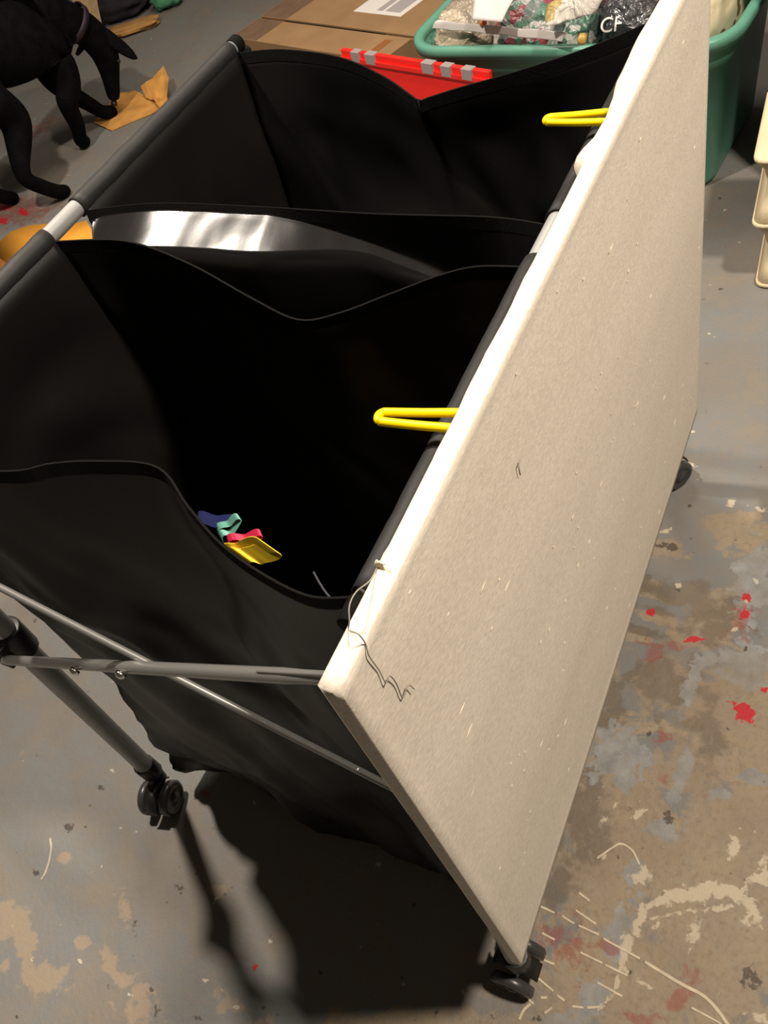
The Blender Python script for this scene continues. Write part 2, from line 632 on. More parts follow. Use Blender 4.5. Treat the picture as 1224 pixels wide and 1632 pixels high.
# grey paint still holding on top of it
spots('grey', ((985, 1205, 46, 48, 0.2), (930, 1170, 30, 24), (1012, 1395, 13, 26, 0.4), (985, 1478, 15, 34, 0.3), (940, 1600, 24, 40, 0.3),
               (1103, 1085, 12, 46, 0.35), (1130, 1050, 20, 14), (1085, 1235, 11, 50, 0.3), (1062, 1322, 26, 18, 0.2), (1190, 1060, 44, 40, 0.2),
               (972, 1515, 14, 16), (1200, 930, 30, 60), (1000, 1480, 8, 60, 0.3), (1145, 1265, 18, 10), (1200, 1240, 24, 12), (880, 1625, 40, 12)))
spots('red', ((1184, 1133, 24, 14, 0.7), (1190, 952, 7, 8), (1187, 980, 8, 9, 0.4), (1105, 1020, 16, 5, -0.15), (1036, 976, 7, 6), (44, 1278, 3, 10, 0.2),
              (405, 1540, 5, 7), (1219, 1100, 5, 5), (8, 330, 9, 6), (37, 338, 7, 6, 0.4), (3, 352, 10, 5)))
spots('stain', ((1046, 1028, 36, 9, 0.1), (912, 1502, 26, 36), (972, 1515, 24, 14, 0.2), (1085, 1590, 16, 44, 0.5), (1060, 1240, 9, 8), (1020, 1622, 26, 14),
                (1185, 985, 16, 30, 0.3), (1040, 1040, 16, 14), (880, 1490, 26, 20), (330, 1262, 12, 8), (1052, 1178, 15, 13), (25, 335, 60, 22), (50, 200, 30, 30)), 0.9)
spots('dark', ((1198, 1560, 16, 15), (1066, 1304, 10, 9), (286, 1415, 10, 5, 0.9), (110, 1318, 8, 5, -0.5), (248, 1612, 4, 8), (1070, 872, 9, 6), (160, 1256, 5, 4),
               (1055, 870, 12, 4, 0.2), (1085, 940, 8, 3, 0.3), (1035, 1170, 5, 5), (56, 1392, 5, 4), (30, 1300, 6, 4), (215, 1475, 3, 14, 0.1)))
spots('pale', ((1165, 800, 7, 9, 0.4), (1212, 812, 14, 3, 0.3), (1098, 742, 10, 4), (1060, 845, 9, 4, -0.3), (1168, 1350, 9, 18, 0.1), (1203, 1400, 16, 8, -0.6),
               (1024, 1395, 14, 13, 0.2), (1080, 935, 5, 5), (1106, 1487, 9, 24, 0.25), (1202, 1458, 8, 20, -0.5), (1219, 1388, 7, 26), (1172, 1003, 7, 4, 0.5),
               (1190, 1470, 12, 7, 0.6), (1045, 1478, 7, 5), (1015, 1300, 16, 4, -0.6), (1205, 1620, 18, 8, 0.3), (965, 1365, 4, 4), (960, 1310, 6, 6)))
band('pale', [(1030, 1446), (1065, 1430), (1110, 1421), (1160, 1421), (1205, 1437)], [8, 20, 25, 25, 12])
band('pale', [(1040, 1464), (1090, 1452), (1150, 1447), (1180, 1441)], [5, 8, 9, 5], 0.8)
band('pale', [(1026, 1446), (1018, 1475), (1000, 1500), (994, 1530), (985, 1565), (968, 1595), (955, 1606)], [14, 14, 15, 10, 8, 7, 6])
band('pale', [(982, 1280), (966, 1305), (952, 1330)], [5, 6, 3], 0.7)
band('pale', [(990, 1545), (1020, 1565), (1045, 1578)], [9, 9, 5], 0.75)
band('peach', [(0, 1455), (28, 1470), (40, 1500), (42, 1535), (62, 1565), (95, 1560), (104, 1545)], [30, 34, 26, 26, 34, 28, 14])
spots('peach', ((198, 1455, 11, 28, -0.3), (132, 1502, 10, 11, -0.5), (172, 1532, 12, 20, -0.4), (222, 1600, 30, 36, 0.3), (104, 1365, 9, 13), (190, 1560, 20, 10, 0.6),
                (365, 1600, 22, 18), (5, 1475, 24, 20), (10, 1225, 10, 26), (10, 1535, 8, 12), (345, 1420, 14, 10)))
for k, f in FIELD.items():
    at = fme.attributes.new(k, 'FLOAT', 'POINT')
    at.data.foreach_set('value', f.astype(np.float32))
fme.materials.append(M['floor'])
floor = bpy.data.objects.new('floor', fme)
C.objects.link(floor)
floor['kind'] = 'structure'
floor['label'] = 'grey painted concrete floor, worn brown with paint spots'


def paint(col, name, rough=0.55):
    if name not in M:
        M[name] = mat(name, col, rough=rough, var=0.18, vscale=60, spec=0.3)
    return name


def streak(pxs, wpx, col, name, jit=0.3, part='paint_dash', z=0.0009):
    path = smooth_path([P(a, b, z=0) for a, b in pxs], 7)
    px_m = (P(pxs[0][0] + 10, pxs[0][1], z=0) - P(pxs[0][0], pxs[0][1], z=0)).length / 10
    V, F = [], []
    n = len(path)
    for i, p in enumerate(path):
        t = (path[min(i + 1, n - 1)] - path[max(i - 1, 0)]).normalized()
        s = Vector((-t.y, t.x, 0))
        for sg in (-1, 1):
            hw = wpx * px_m * 0.5 * (1 + jit * noise.fractal(p * 90 + Vector((sg * 9, 0, 0)), 0.8, 2, 3))
            V.append(p + s * hw * sg + Vector((0, 0, z)))
            V.append(p + s * hw * sg + Vector((0, 0, 0.0001)))
    for i in range(n - 1):
        a = i * 4
        F += [(a, a + 2, a + 6, a + 4), (a, a + 4, a + 5, a + 1), (a + 2, a + 3, a + 7, a + 6)]
    return obj(part, (V, F), paint(col, name), floor, smooth=False)


PALE = (0.60, 0.51, 0.37)
for l in (((862, 1445), (884, 1455)), ((896, 1460), (915, 1472)), ((922, 1475), (955, 1490)), ((962, 1496), (1020, 1528)),
          ((864, 1487), (884, 1498)), ((857, 1526), (884, 1537)), ((850, 1552), (882, 1580)), ((888, 1586), (900, 1595)),
          ((918, 1451), (950, 1473)), ((925, 1518), (960, 1535)), ((965, 1538), (1000, 1555)), ((952, 1566), (992, 1588)),
          ((842, 1592), (850, 1600)), ((862, 1590), (872, 1590)), ((1102, 1606), (1150, 1632)), ((923, 1423), (940, 1436)),
          ((912, 1604), (930, 1606)), ((936, 1606), (955, 1605)), ((868, 1615), (880, 1606)), ((845, 1588), (838, 1582))):
    streak(l, 3.2, PALE, 'dried_white_paint')
for l, wd in (([(1028, 1533), (1080, 1565), (1122, 1588), (1145, 1612), (1165, 1640)], 5), ([(952, 1368), (975, 1352), (990, 1345), (1008, 1356), (1019, 1378)], 3.2),
              ([(828, 1625), (835, 1610), (846, 1600)], 4)):
    streak(l, wd, PALE, 'dried_white_paint', 0.2, 'paint_drip')
streak([(80, 1336), (82, 1352), (78, 1375), (72, 1392), (66, 1402)], 3, (0.46, 0.40, 0.31), 'thin_white_paint', 0.3, 'paint_drip')

# ------------------------------------------------------------------ laundry cart
RZ = 0.822                 # rail height
XL, XR = -0.751, -0.2180    # rails
YF, YB = 0.178, 0.905      # legs
cart = ROOT('laundry_cart', (-0.5, 0.54, 0), 'grey tubular folding laundry sorter cart on casters holding two black bags', 'laundry cart')
LEGS = {'fl': ((XL - 0.081, YF - 0.001, 0.085), (XL, YF + 0.012, RZ - 0.014)), 'fr': ((XR + 0.002, YF - 0.036, 0.085), (XR + 0.002, YF + 0.002, RZ - 0.030)),
        'rl': ((XL - 0.081, YB, 0.085), (XL, YB, RZ - 0.014)), 'rr': ((XR - 0.028, YB + 0.050, 0.085), (XR, YB, RZ - 0.014))}
for k, (a, b) in LEGS.items():
    obj('leg', tube([a, b], 0.0135, 18), 'steel', cart)
for x in (XL, XR):
    obj('top_rail', tube([(x, YF + (0.004 if x == XL else 0.019), RZ), (x, YB - 0.004, RZ)], 0.0092, 18), 'steel', cart)
    for y in (YF, YB):
        k = ('f' if y == YF else 'r') + ('l' if x == XL else 'r')
        tp, bs = Vector(LEGS[k][1]), Vector(LEGS[k][0])
        dd = (bs - tp).normalized()
        obj('corner_joint', join(tube([(x, y - (0.004 if y == YF else 0.012), RZ), (x, y + (0.014 if y == YF else 0.004), RZ)], 0.0108, 14),
                                 tube([tp + dd * 0.06, tp - dd * 0.006], 0.0148, 14)), 'joint', cart, bevel=0.001)


def on_leg(k, z):
    a, b = Vector(LEGS[k][0]), Vector(LEGS[k][1])
    return a.lerp(b, (z - a.z) / (b.z - a.z))


for f, r, sgn in (('fl', 'fr', -1), ('rl', 'rr', 1)):
    if sgn < 0:
        q1, q2 = P(0, 936, y=0.167), P(640, 1263, y=0.167)
        q3, q4 = P(80, 1056, y=0.158), P(520, 1081, y=0.158)
        ext = lambda p, q, x: p + (q - p) * ((x - p.x) / (q.x - p.x))
        a1, a2 = ext(q1, q2, XL), ext(q1, q2, XR - 0.006)
        b1, b2 = ext(q3, q4, XL - 0.033), ext(q3, q4, XR - 0.01)
    else:
        a1, a2 = on_leg(f, 0.80) + Vector((0, 0.020, 0)), on_leg(r, 0.545) + Vector((0, 0.020, 0))
        b1, b2 = on_leg(f, 0.505) + Vector((0, 0.030, 0)), on_leg(r, 0.785) + Vector((0, 0.030, 0))
    for p, q, rad in ((a1, a2, 0.0034), (b1, b2, 0.0056)):
        br = obj('cross_brace', tube([p, p.lerp(q, 0.05), p.lerp(q, 0.9), q], [rad * 0.7, rad, rad, rad * 0.6], 10), 'bar', cart)
        obj('flattened_end', flatbar(p.lerp(q, 0.86), q, rad * 2.5, 0.004, (0, 1, 0)), 'bar', br, smooth=False, bevel=0.001)
    # centre pivot rivets
    for u in (0.36, 0.52):
        c = b1.lerp(b2, u) + Vector((0, 0.006 * sgn, 0))
        obj('pivot_rivet', lathe(c, (0, sgn, 0), [(0, 0.005), (0.003, 0.005), (0.005, 0.002)], 12), 'rivet', cart)
    # sliding collars on the legs
    for k, z in ((f, 0.505), (r, 0.545)):
        c = on_leg(k, z)
        d = (on_leg(k, z + 0.1) - on_leg(k, z)).normalized()
        col = obj('sliding_collar', join(tube([c - d * 0.024, c + d * 0.024], 0.019, 16),
                                         box(c + Vector((0, 0.017 * sgn, 0)), (0.022, 0.022, 0.034))), 'black_plastic', cart, bevel=0.002)
        obj('collar_rivet', lathe(c + Vector((0, 0.028 * sgn, 0)), (0, sgn, 0), [(0, 0.0045), (0.003, 0.004), (0.004, 0.001)], 10), 'rivet', col)

def caster(leg, trail, reach=0.024, sep=0.0125):
    top = Vector(leg)
    t = Vector((math.cos(trail), math.sin(trail), 0))
    side = Vector((-t.y, t.x, 0))
    hub = Vector((top.x, top.y, 0.0285)) + t * reach
    hood = obj('caster', join(tube([top + Vector((0, 0, 0.02)), top + Vector((0, 0, -0.012))], 0.0165, 14),
                              tube([top + Vector((0, 0, -0.01)), Vector((top.x, top.y, 0.05)), hub + Vector((0, 0, 0.012))],
                                   [0.014, 0.012, 0.008], 12)), 'black_plastic', cart, bevel=0.001)
    # curved hood plate
    pl = []
    for i in range(9):
        th = math.radians(20 + 150 * i / 8)
        pl.append(hub + t * (math.cos(th) * 0.031) * -1 + Vector((0, 0, math.sin(th) * 0.031)))
    Vv = []
    for p in pl:
        Vv += [p - side * 0.011, p + side * 0.011]
    obj('caster_hood', (Vv, [(2 * i, 2 * i + 1, 2 * i + 3, 2 * i + 2) for i in range(8)]), 'black_plastic', hood, solid=0.002)
    for sg in (-1, 1):
        c = hub + side * sg * sep
        obj('wheel', lathe(c, side * sg, [(0, 0.022), (0.001, 0.0275), (0.010, 0.0285), (0.0135, 0.026), (0.0145, 0.021),
                                           (0.0125, 0.019), (0.0125, 0.008), (0.015, 0.007), (0.016, 0.001)], 26), 'tyre', hood)
    obj('axle', tube([hub - side * (sep + 0.012), hub + side * (sep + 0.012)], 0.004, 10), 'rivet', hood)


caster(LEGS['fl'][0], math.radians(-75))
caster(LEGS['fr'][0], math.radians(180), 0.006, 0.016)
caster(LEGS['rl'][0], math.radians(60))
caster(LEGS['rr'][0], math.radians(55))


# ------------------------------------------------------------------ bags
def make_bag(label, y0, y1, fhem, rhem, zb, seed, front_mat, bottom_y, front_bulge, flop, shelf=False):
    bag = ROOT('laundry_bag', (-0.5, (y0 + y1) / 2, zb), label, 'laundry bag')
    fh = smooth_path(fhem, 8)
    rh = smooth_path(rhem, 8)
    by0, by1 = bottom_y
    bxl, bxr = XL - 0.050, XR - 0.016
    x0l, x0r = XL + 0.0095, XR - 0.0095
    TL = RZ - 0.012

    def wr(p, v):
        a = 0.35 + 0.65 * ss(0.0, 0.3, v)
        q = vnoise(p, 5.0, 0.026 * a, seed, 2) + vnoise(Vector((p.x + p.z * 0.5, p.y, p.z * 0.4)), 13, 0.0125 * a, seed + 3, 2)
        q += vnoise(Vector((p.x * 0.6 - p.z, p.y, p.z * 0.7 + p.x)), 26, 0.0035 * ss(0.35, 0.9, v), seed + 5, 3)
        q.x = min(q.x, 0.010) if p.x > XR - 0.03 else q.x
        return p + q * ss(0, 0.16, v)

    def front(u, v):
        a = resample(fh, u)
        b = Vector((bxl + (bxr - bxl) * u, by0, zb))
        p = a.lerp(b, v)
        if shelf:
            # slack cloth: short drop, then a nearly level lap towards the near bag, then down
            x_ = a.x
            s_ = x_ + 0.70
            zs0 = 0.797 - 0.27 * s_ + 0.35 * s_ * s_ - 0.9 * max(0, s_ - 0.13) ** 2 + 0.36 * (a.y - 0.002 - 0.556) - 0.0022 * math.exp(-((s_ - 0.085) / 0.006) ** 2)
            d0 = max(0.006, a.z - zs0)
            wd = 0.044 * ss(0.0, 0.05, u) * (1.0 - 0.75 * ss(0.36, 0.60, u))
            if v < 0.25:
                k_ = v / 0.25
                p = a + Vector((0, -0.002 * k_, -d0 * k_))
            elif v < 0.55:
                k_ = (v - 0.25) / 0.30
                p = a + Vector((0, -0.002 - wd * k_, -d0 - wd * 0.36 * k_))
            else:
                k_ = (v - 0.55) / 0.45
                top_ = a + Vector((0, -0.002 - wd, -d0 - wd * 0.36))
                p = top_.lerp(b, k_)
            p.x += 0.032 * math.sin(math.pi * max(0, v - 0.55) / 0.45) * (1 - u) ** 2
            q_ = p + Vector((0, 0, 0.0012 * fbm((p.x * 1.0, p.y * 0.6, 0), 20, seed, 2))) * ss(0.2, 0.3, v)
            return wr(q_, max(0, v - 0.55) / 0.45)
        p.y += front_bulge(u, v)
        p.x += 0.032 * math.sin(math.pi * v) * (1 - u) ** 2
        p = wr(p, v)
        return p

    def rear(u, v):
        a = resample(rh, u)
        b = Vector((bxl + (bxr - bxl) * u, by1, zb))
        p = a.lerp(b, v)
        # the slack hem flops inwards: below it the cloth falls back
        sag = math.sin(math.pi * u)
        p.x += 0.032 * math.sin(math.pi * v) * (1 - u) ** 2
        p.y += flop * sag * (ss(0.0, 0.10, v)) * (1 - ss(0.3, 0.95, v))
        return wr(p, v)

    def side(x, bx, ya, yb, sgn):
        def f(u, v):
            a = Vector((x + sgn * 0.0095, ya + (yb - ya) * u, RZ - 0.004))
            b = Vector((bx, by0 + (by1 - by0) * u, zb))
            p = a.lerp(b, v)
            p.x += (0.032 * math.sin(math.pi * v) if sgn > 0 else 0)
            p.x += -sgn * 0.035 * math.sin(math.pi * u) * math.sin(math.pi * min(v * 1.3, 1)) * 0.6
            return wr(p, v)
        return f

    fp = obj('front_panel', grid(front, 110 if shelf else 56, 60), front_mat, bag, solid=0.0012)
    rp = obj('rear_panel', grid(rear, 56, 44), 'nylon', bag, solid=0.0012)
    lf = side(XL, bxl, y0, y1, 1)
    rf = side(XR, bxr, y0, y1, -1)
    lp = obj('side_panel', grid(lf, 40, 40), 'nylon', bag, solid=0.0012)
    rpn = obj('side_panel', grid(rf, 40, 40), 'nylon', bag, solid=0.0012)
    obj('bottom_panel', grid(lambda u, v: wr(Vector((bxl + (bxr - bxl) * u, by0 + (by1 - by0) * v, zb)), 1.0), 24, 20), 'nylon', bag, solid=0.0012)

    # stitched hem tapes along the two free edges
    def hem(fn, wv, par):
        n = 70
        V, F = [], []
        for i in range(n + 1):
            u = i / n
            p0 = fn(u, 0.0)
            p1 = fn(u, wv)
            p1 = p0 + (p1 - p0).normalized() * 0.0125
            t = (fn(min(u + 0.01, 1), 0.01) - fn(max(u - 0.01, 0), 0.01)).normalized()
            d = (p1 - p0)
            nn = t.cross(d).normalized() * 0.0009
            up = -d.normalized() * 0.001
            V += [p0 + up + nn, p0 + up - nn, p1 - nn, p1 + nn]
        for i in range(n):
            a = i * 4
            for k in range(4):
                F.append((a + k, a + (k + 1) % 4, a + 4 + (k + 1) % 4, a + 4 + k))
        F += [(0, 1, 2, 3), (n * 4 + 3, n * 4 + 2, n * 4 + 1, n * 4)]
        obj('hem', (V, F), 'hem', par, smooth=False)
    hem(front, 0.25 * 0.9 if shelf else 0.018, fp)
    hem(rear, 0.018, rp)
    # sleeves that wrap the rails
    for x, par in ((XL, lp), (XR, rpn)):
        n = 26
        pts = [Vector((x, y0 + (y1 - y0) * i / n, RZ)) for i in range(n + 1)]
        V, F = tube(pts, 0.0106, 18, caps=False)
        V = [v + vnoise(v, 40, 0.0007, seed) for v in V]
        obj('rail_sleeve', (V, F), 'sleeve_lit', par, solid=0.001)
    return bag


# near bag: hems traced with their heights falling from the rails towards the slack middle
zt = RZ - 0.004
nf = [Vector((XL + 0.0095, 0.196, zt)), P(0, 752, z=0.800), P(80, 740, z=0.798), P(150, 736, z=0.795), P(250, 745, z=0.790), P(300, 808, z=0.782),
      P(350, 865, z=0.776), P(410, 910, z=0.776), P(490, 950, z=0.785), Vector((XR - 0.0095, 0.196, zt))]
nr = [Vector((XL + 0.0095, 0.504, zt)), P(200, 385, z=0.807), P(300, 420, z=0.792), P(400, 475, z=0.778), P(475, 510, z=0.772), P(540, 500, z=0.778),
      P(620, 470, z=0.787), P(700, 440, z=0.80), P(760, 426, z=0.81), Vector((XR - 0.0095, 0.504, zt))]
near_bag = make_bag('near open black nylon laundry bag holding coloured ribbons', 0.196, 0.504, nf, nr, 0.055, 1.0,
                    'nylon', (0.205, 0.522), lambda u, v: -0.02 * math.sin(math.pi * v) * math.sin(math.pi * u), 0.03)
ff = [Vector((XL + 0.0095, 0.557, zt)), P(250, 325, z=0.80), P(400, 330, z=0.79), P(600, 342, z=0.785), P(780, 347, z=0.79), Vector((XR - 0.0095, 0.557, zt))]
fr = [Vector((XL + 0.0095, 0.888, zt)), P(450, 80, z=0.815), P(540, 92, z=0.808), P(610, 122, z=0.793), P(654, 152, z=0.784), P(668, 161, z=0.782), P(684, 156, z=0.783), P(735, 140, z=0.786),
      P(820, 116, z=0.793), P(930, 80, z=0.807), Vector((XR - 0.0095, 0.888, zt))]


far_bag = make_bag('far black nylon laundry bag in front of the teal tub', 0.557, 0.888, ff, fr, 0.055, 5.0,
                   'nylon_gloss', (0.552, 0.80), None, 0.014, True)

# ------------------------------------------------------------------ cloth covered board
BX, BT = -0.183, 0.0135        # front face, thickness
BY0, BY1, BZ0, BZ1 = 0.121, 0.940, 0.219, 0.868
board = ROOT('covered_board', (BX - BT / 2, (BY0 + BY1) / 2, BZ0), 'cream cloth covered rectangular board hung against the side of the laundry cart', 'board')


def front_cloth(u, v):
    y = BY0 + (BY1 - BY0) * u
    z = BZ0 + (BZ1 - BZ0) * v
    e = min(u, 1 - u, v, 1 - v)
    # rounded rim just inside the edges and a faint pull in the cloth
    d = 0.0010 * math.exp(-((e - 0.022) / 0.008) ** 2) - 0.0012 * (1 - ss(0, 0.008, e))
    d2 = 0.0012 * fbm((0, y, z), 4, 2.0)
    return Vector((BX - 0.0005 + d * -0.6 + d2 * ss(0, 0.03, e), y + 0.0006 * fbm((y, z, 0), 6, 5, 1), z + 0.0005 * fbm((z, y, 1), 6, 8, 1)))


nu, nv = 90, 72
V, F = grid(front_cloth, nu, nv)
# wrap: rim back to the rear face
n0 = len(V)
ring = [i for i in range(nu + 1)] + [(j) * (nu + 1) + nu for j in range(1, nv + 1)] + \
       [nv * (nu + 1) + i for i in range(nu - 1, -1, -1)] + [j * (nu + 1) for j in range(nv - 1, 0, -1)]
cy, cz = (BY0 + BY1) / 2, (BZ0 + BZ1) / 2
prev = ring
for step, (bx, gr) in enumerate(((0.0008, 0.0007), (0.003, 0.0014), (0.0105, 0.0014), (0.0128, 0.0006), (0.0135, -0.004))):
    cur = []
    for i in ring:
        p = V[i].copy()
        p.x = BX - bx
        iy, iz = i % (nu + 1), i // (nu + 1)
        p.y += gr * ((iy == nu) - (iy == 0))
        p.z += gr * ((iz == nv) - (iz == 0))
        if iz == nv:      # cloth on the top edge is a little loose
            p.z += 0.0005 * fbm((p.y * 2, step, 0), 8, 3, 1)
            p.x -= 0.0015 * max(0, fbm((p.y * 2, 0, step), 10, 9)) * (step >= 2)
        V.append(p)
        cur.append(len(V) - 1)
    for k in range(len(ring)):
        k2 = (k + 1) % len(ring)
        F.append((prev[k], prev[k2], cur[k2], cur[k]))
    prev = cur
F.append(tuple(prev))
obj('cloth_cover', (V, F), 'canvas', board)
# loose cloth turned over the rear top edge, bulging towards the far end with a pointed corner
fold_prof = [(0.121, 0.0), (0.17, 0.0), (0.205, 0.004), (0.215, 0.001), (0.30, 0.0), (0.545, 0.0005), (0.562, 0.001), (0.577, 0.012), (0.586, 0.013),
             (0.61, 0.006), (0.635, 0.0045), (0.66, 0.007), (0.70, 0.012), (0.76, 0.014), (0.82, 0.012), (0.90, 0.008), (0.94, 0.004)]


def fold_w(y):
    for (a, wa), (b, wb) in zip(fold_prof, fold_prof[1:]):
        if a <= y <= b:
            return wa + (wb - wa) * ss(a, b, y)
    return 0


def fold(u, v):
    y = BY0 + (BY1 - BY0) * u
    wv = fold_w(y)
    th = math.pi * v
    x = BX - BT + 0.003 - (0.003 + wv) * math.sin(th * 0.9)
    z = BZ1 + 0.0008 - 0.028 * v ** 1.5 + 0.001 * fbm((y, 0, 0), 30, 4) - 0.25 * wv * v
    return Vector((x, y, z))


obj('loose_fold', grid(fold, 120, 10), 'canvas', board, solid=0.0006)
# hanging threads
t1 = [P(603, 900, z=0.868), P(590, 925, z=0.872), P(568, 943, z=0.878), P(557, 965, z=0.880), P(557, 990, z=0.876), P(556, 1004, z=0.871), P(570, 1010, x=BX + 0.0008),
      P(582, 1025, x=BX + 0.0008), P(588, 1045, x=BX + 0.0012), P(604, 1068, x=BX + 0.0012), P(615, 1088, x=BX + 0.002),
      P(621, 1077, x=BX + 0.0025), P(632, 1090, x=BX + 0.0018), P(642, 1112, x=BX + 0.0018), P(650, 1092, x=BX + 0.0025), P(660, 1098, x=BX + 0.003)]
obj('loose_thread', tube(smooth_path(t1, 5), 0.0004, 6), 'greythread', board)
obj('frayed_edge', join(*[tube([P(604 + 4 * i, 905 + 3 * i, z=0.868), P(598 + 3 * i, 898, z=0.872), P(601 + 4 * i, 893 + 2 * i, z=0.874)], 0.0007, 5) for i in range(4)]),
    'thread', board)
obj('loose_thread', tube([P(829, 733, x=BX + 0.0008), P(826, 742, x=BX + 0.0012), P(829, 757, x=BX + 0.001)], 0.0005, 5), 'greythread', board)
# raised slubs in the weave, too small to pick apart
sl = []
for k in range(90):
    y = random.uniform(BY0 + 0.02, BY1 - 0.02)
    z = random.uniform(BZ0 + 0.03, BZ1 - 0.012)
    ln = random.choice((0.002, 0.003, 0.004, 0.010)) * random.uniform(0.6, 1.3)
    sl.append(tube([(BX - 0.0001, y, z), (BX - 0.0001, y + ln / 2, z + 0.0003), (BX - 0.0001, y + ln, z)], [0.0002, 0.00045, 0.0002], 5))
o = obj('weave_slubs', join(*sl), 'thread', board)
o['kind'] = 'stuff'

# ------------------------------------------------------------------ yellow hooks over the right rail
def hook(tip, e1, e2, label, zt_):
    a, t, b = P(*e1, z=zt_), P(*tip, z=zt_), P(*e2, z=zt_)
    d = ((a + b) / 2 - t).normalized()
    s = Vector((-d.y, d.x, 0))
    if s.dot(a - b) < 0:
        s = -s
    r = 0.0042

    def down(p, q):
        e = p + (p - q).normalized() * 0.006
        e.x = XR + 0.0215
        return [p.lerp(e, 0.6) + Vector((0, 0, 0.001)), Vector((e.x - 0.002, e.y, zt_ - 0.001)), Vector((e.x, e.y, zt_ - 0.006)), Vector((e.x, e.y, zt_ - 0.05))]
    ta, tb = t + d * r + s * r, t + d * r - s * r
    arc = [t + d * r + s * r * math.cos(th) - d * r * math.sin(th) for th in [math.pi * k / 8 for k in range(9)]]
    pts = list(reversed(down(a, ta))) + [a.lerp(ta, 0.5)] + arc + [b.lerp(tb, 0.5)] + down(b, tb)
    o = obj('yellow_hook', tube(smooth_path(pts, 4), 0.0031, 12), 'yellow', origin=t)
    return tag(o, label, 'hook', 'yellow hooks on the cart rail')


HZ = RZ + 0.0225
hook((603, 664), (735, 659), (722, 684), 'near yellow vinyl coated wire hook over the middle of the cart rail', HZ)
hook((870, 191), (967, 180), (962, 196), 'far yellow vinyl coated wire hook by the loose cloth fold', HZ)


# ------------------------------------------------------------------ ribbons inside the near bag
def loop(edge, wpx, y0, ydrop, material, label):
    """folded strap: near edge as seen, width vector in the plane y0, tails running down into the bag"""
    k = len(edge)
    pts = [P(a, b, y=y0 + ydrop * i / (k - 1)) for i, (a, b) in enumerate(edge)]
    wv = P(edge[0][0] + wpx[0], edge[0][1] + wpx[1], y=y0) - P(*edge[0], y=y0) + Vector((0, 0.006, 0))
    f0 = Vector((pts[0].x - 0.03, y0 + 0.02, 0.12))
    f1 = f0 + Vector((0.004, 0.012, 0))
    pts = [f0, f0.lerp(pts[0], 0.6)] + pts + [f1.lerp(pts[-1], 0.6), f1]
    path = smooth_path(pts, 7)
    V = []
    for p in path:
        V += [p, p + wv]
    F = [(2 * i, 2 * i + 1, 2 * i + 3, 2 * i + 2) for i in range(len(path) - 1)]
    o = obj('ribbon_loop', (V, F), material, smooth=False, solid=0.0006, origin=f0)
    return tag(o, label, 'ribbon', 'ribbon loops in the near bag')


loop([(404, 912), (418, 899), (434, 895), (445, 891), (449, 886), (443, 881), (430, 881), (412, 889), (392, 908)], (-38, -16), 0.300, 0.006, 'rib_yellow', 'bright yellow ribbon loop sticking up behind the bag hem')
loop([(376, 888), (396, 874), (412, 863), (419, 857), (412, 854), (396, 862), (370, 878)], (-9, -3), 0.312, 0.005, 'rib_red', 'crimson red ribbon loop between the yellow and teal ones')
loop([(360, 870), (372, 853), (381, 839), (385, 830), (378, 828), (369, 838), (354, 862)], (-10, -2), 0.336, 0.008, 'rib_teal', 'teal green ribbon loop standing open above the hem')
loop([(320, 846), (345, 841), (362, 837), (369, 833), (362, 832), (345, 834), (318, 838)], (-3, -5), 0.345, 0.006, 'rib_blue', 'dark navy blue ribbon loop farthest left in the bag')
lt = [P(500, 912, z=0.77), P(510, 930, z=0.777), P(520, 945, z=0.782), P(535, 962, z=0.790), P(548, 975, z=0.797)]
obj('loose_thread', tube(smooth_path(lt, 4), 0.0008, 5), 'darkthread', near_bag)


# ------------------------------------------------------------------ teal tub
def rrect(cx, cy, hx, hy, r, z, rz, n=7):
    pts = []
    for (sx, sy, a0) in ((1, 1, 0), (-1, 1, 90), (-1, -1, 180), (1, -1, 270)):
        for k in range(n + 1):
            th = math.radians(a0 + 90 * k / n)
            x = sx * (hx - r) + r * math.cos(th)
            y = sy * (hy - r) + r * math.sin(th)
            pts.append(Vector((cx + x * math.cos(rz) - y * math.sin(rz), cy + x * math.sin(rz) + y * math.cos(rz), z)))
    return pts


def loft(rings, close_end=True):
    n = len(rings[0])
    V = [p for r in rings for p in r]
    F = []
    for i in range(len(rings) - 1):
        for k in range(n):
            F.append((i * n + k, i * n + (k + 1) % n, (i + 1) * n + (k + 1) % n, (i + 1) * n + k))
    if close_end:
        F.append(tuple(reversed(range(n))))
        F.append(tuple((len(rings) - 1) * n + k for k in range(n)))
    return V, F


TZ, TR = 0.36, math.radians(-6)
TCX, TCY = -0.665, 2.060
THX, THY = 0.372, 0.225
tub = ROOT('storage_tub', (TCX, TCY, 0), 'teal plastic storage tub with a rolled rim, heaped with bagged craft supplies', 'storage tub')


def tr(z, g, r=0.09):
    return rrect(TCX, TCY, THX + g, THY + g, max(r + g, 0.02), z, TR)


obj('tub_body', loft([tr(0.0, -0.044), tr(0.006, -0.036), tr(0.02, -0.032), tr(TZ - 0.075, -0.014), tr(TZ - 0.070, -0.004), tr(TZ - 0.035, 0.000),
                      tr(TZ - 0.02, 0.000), tr(TZ - 0.02, -0.006), tr(TZ - 0.08, -0.02), tr(0.025, -0.040), tr(0.012, -0.048)]), 'teal', tub)
obj('tub_rim', loft([tr(TZ - 0.026, 0.0), tr(TZ - 0.028, 0.016), tr(TZ - 0.010, 0.020), tr(TZ - 0.002, 0.017), tr(TZ, 0.010), tr(TZ - 0.002, -0.001),
                     tr(TZ - 0.008, -0.006), tr(TZ - 0.026, -0.006), tr(TZ - 0.026, 0.0)], close_end=False), 'teal', tub)

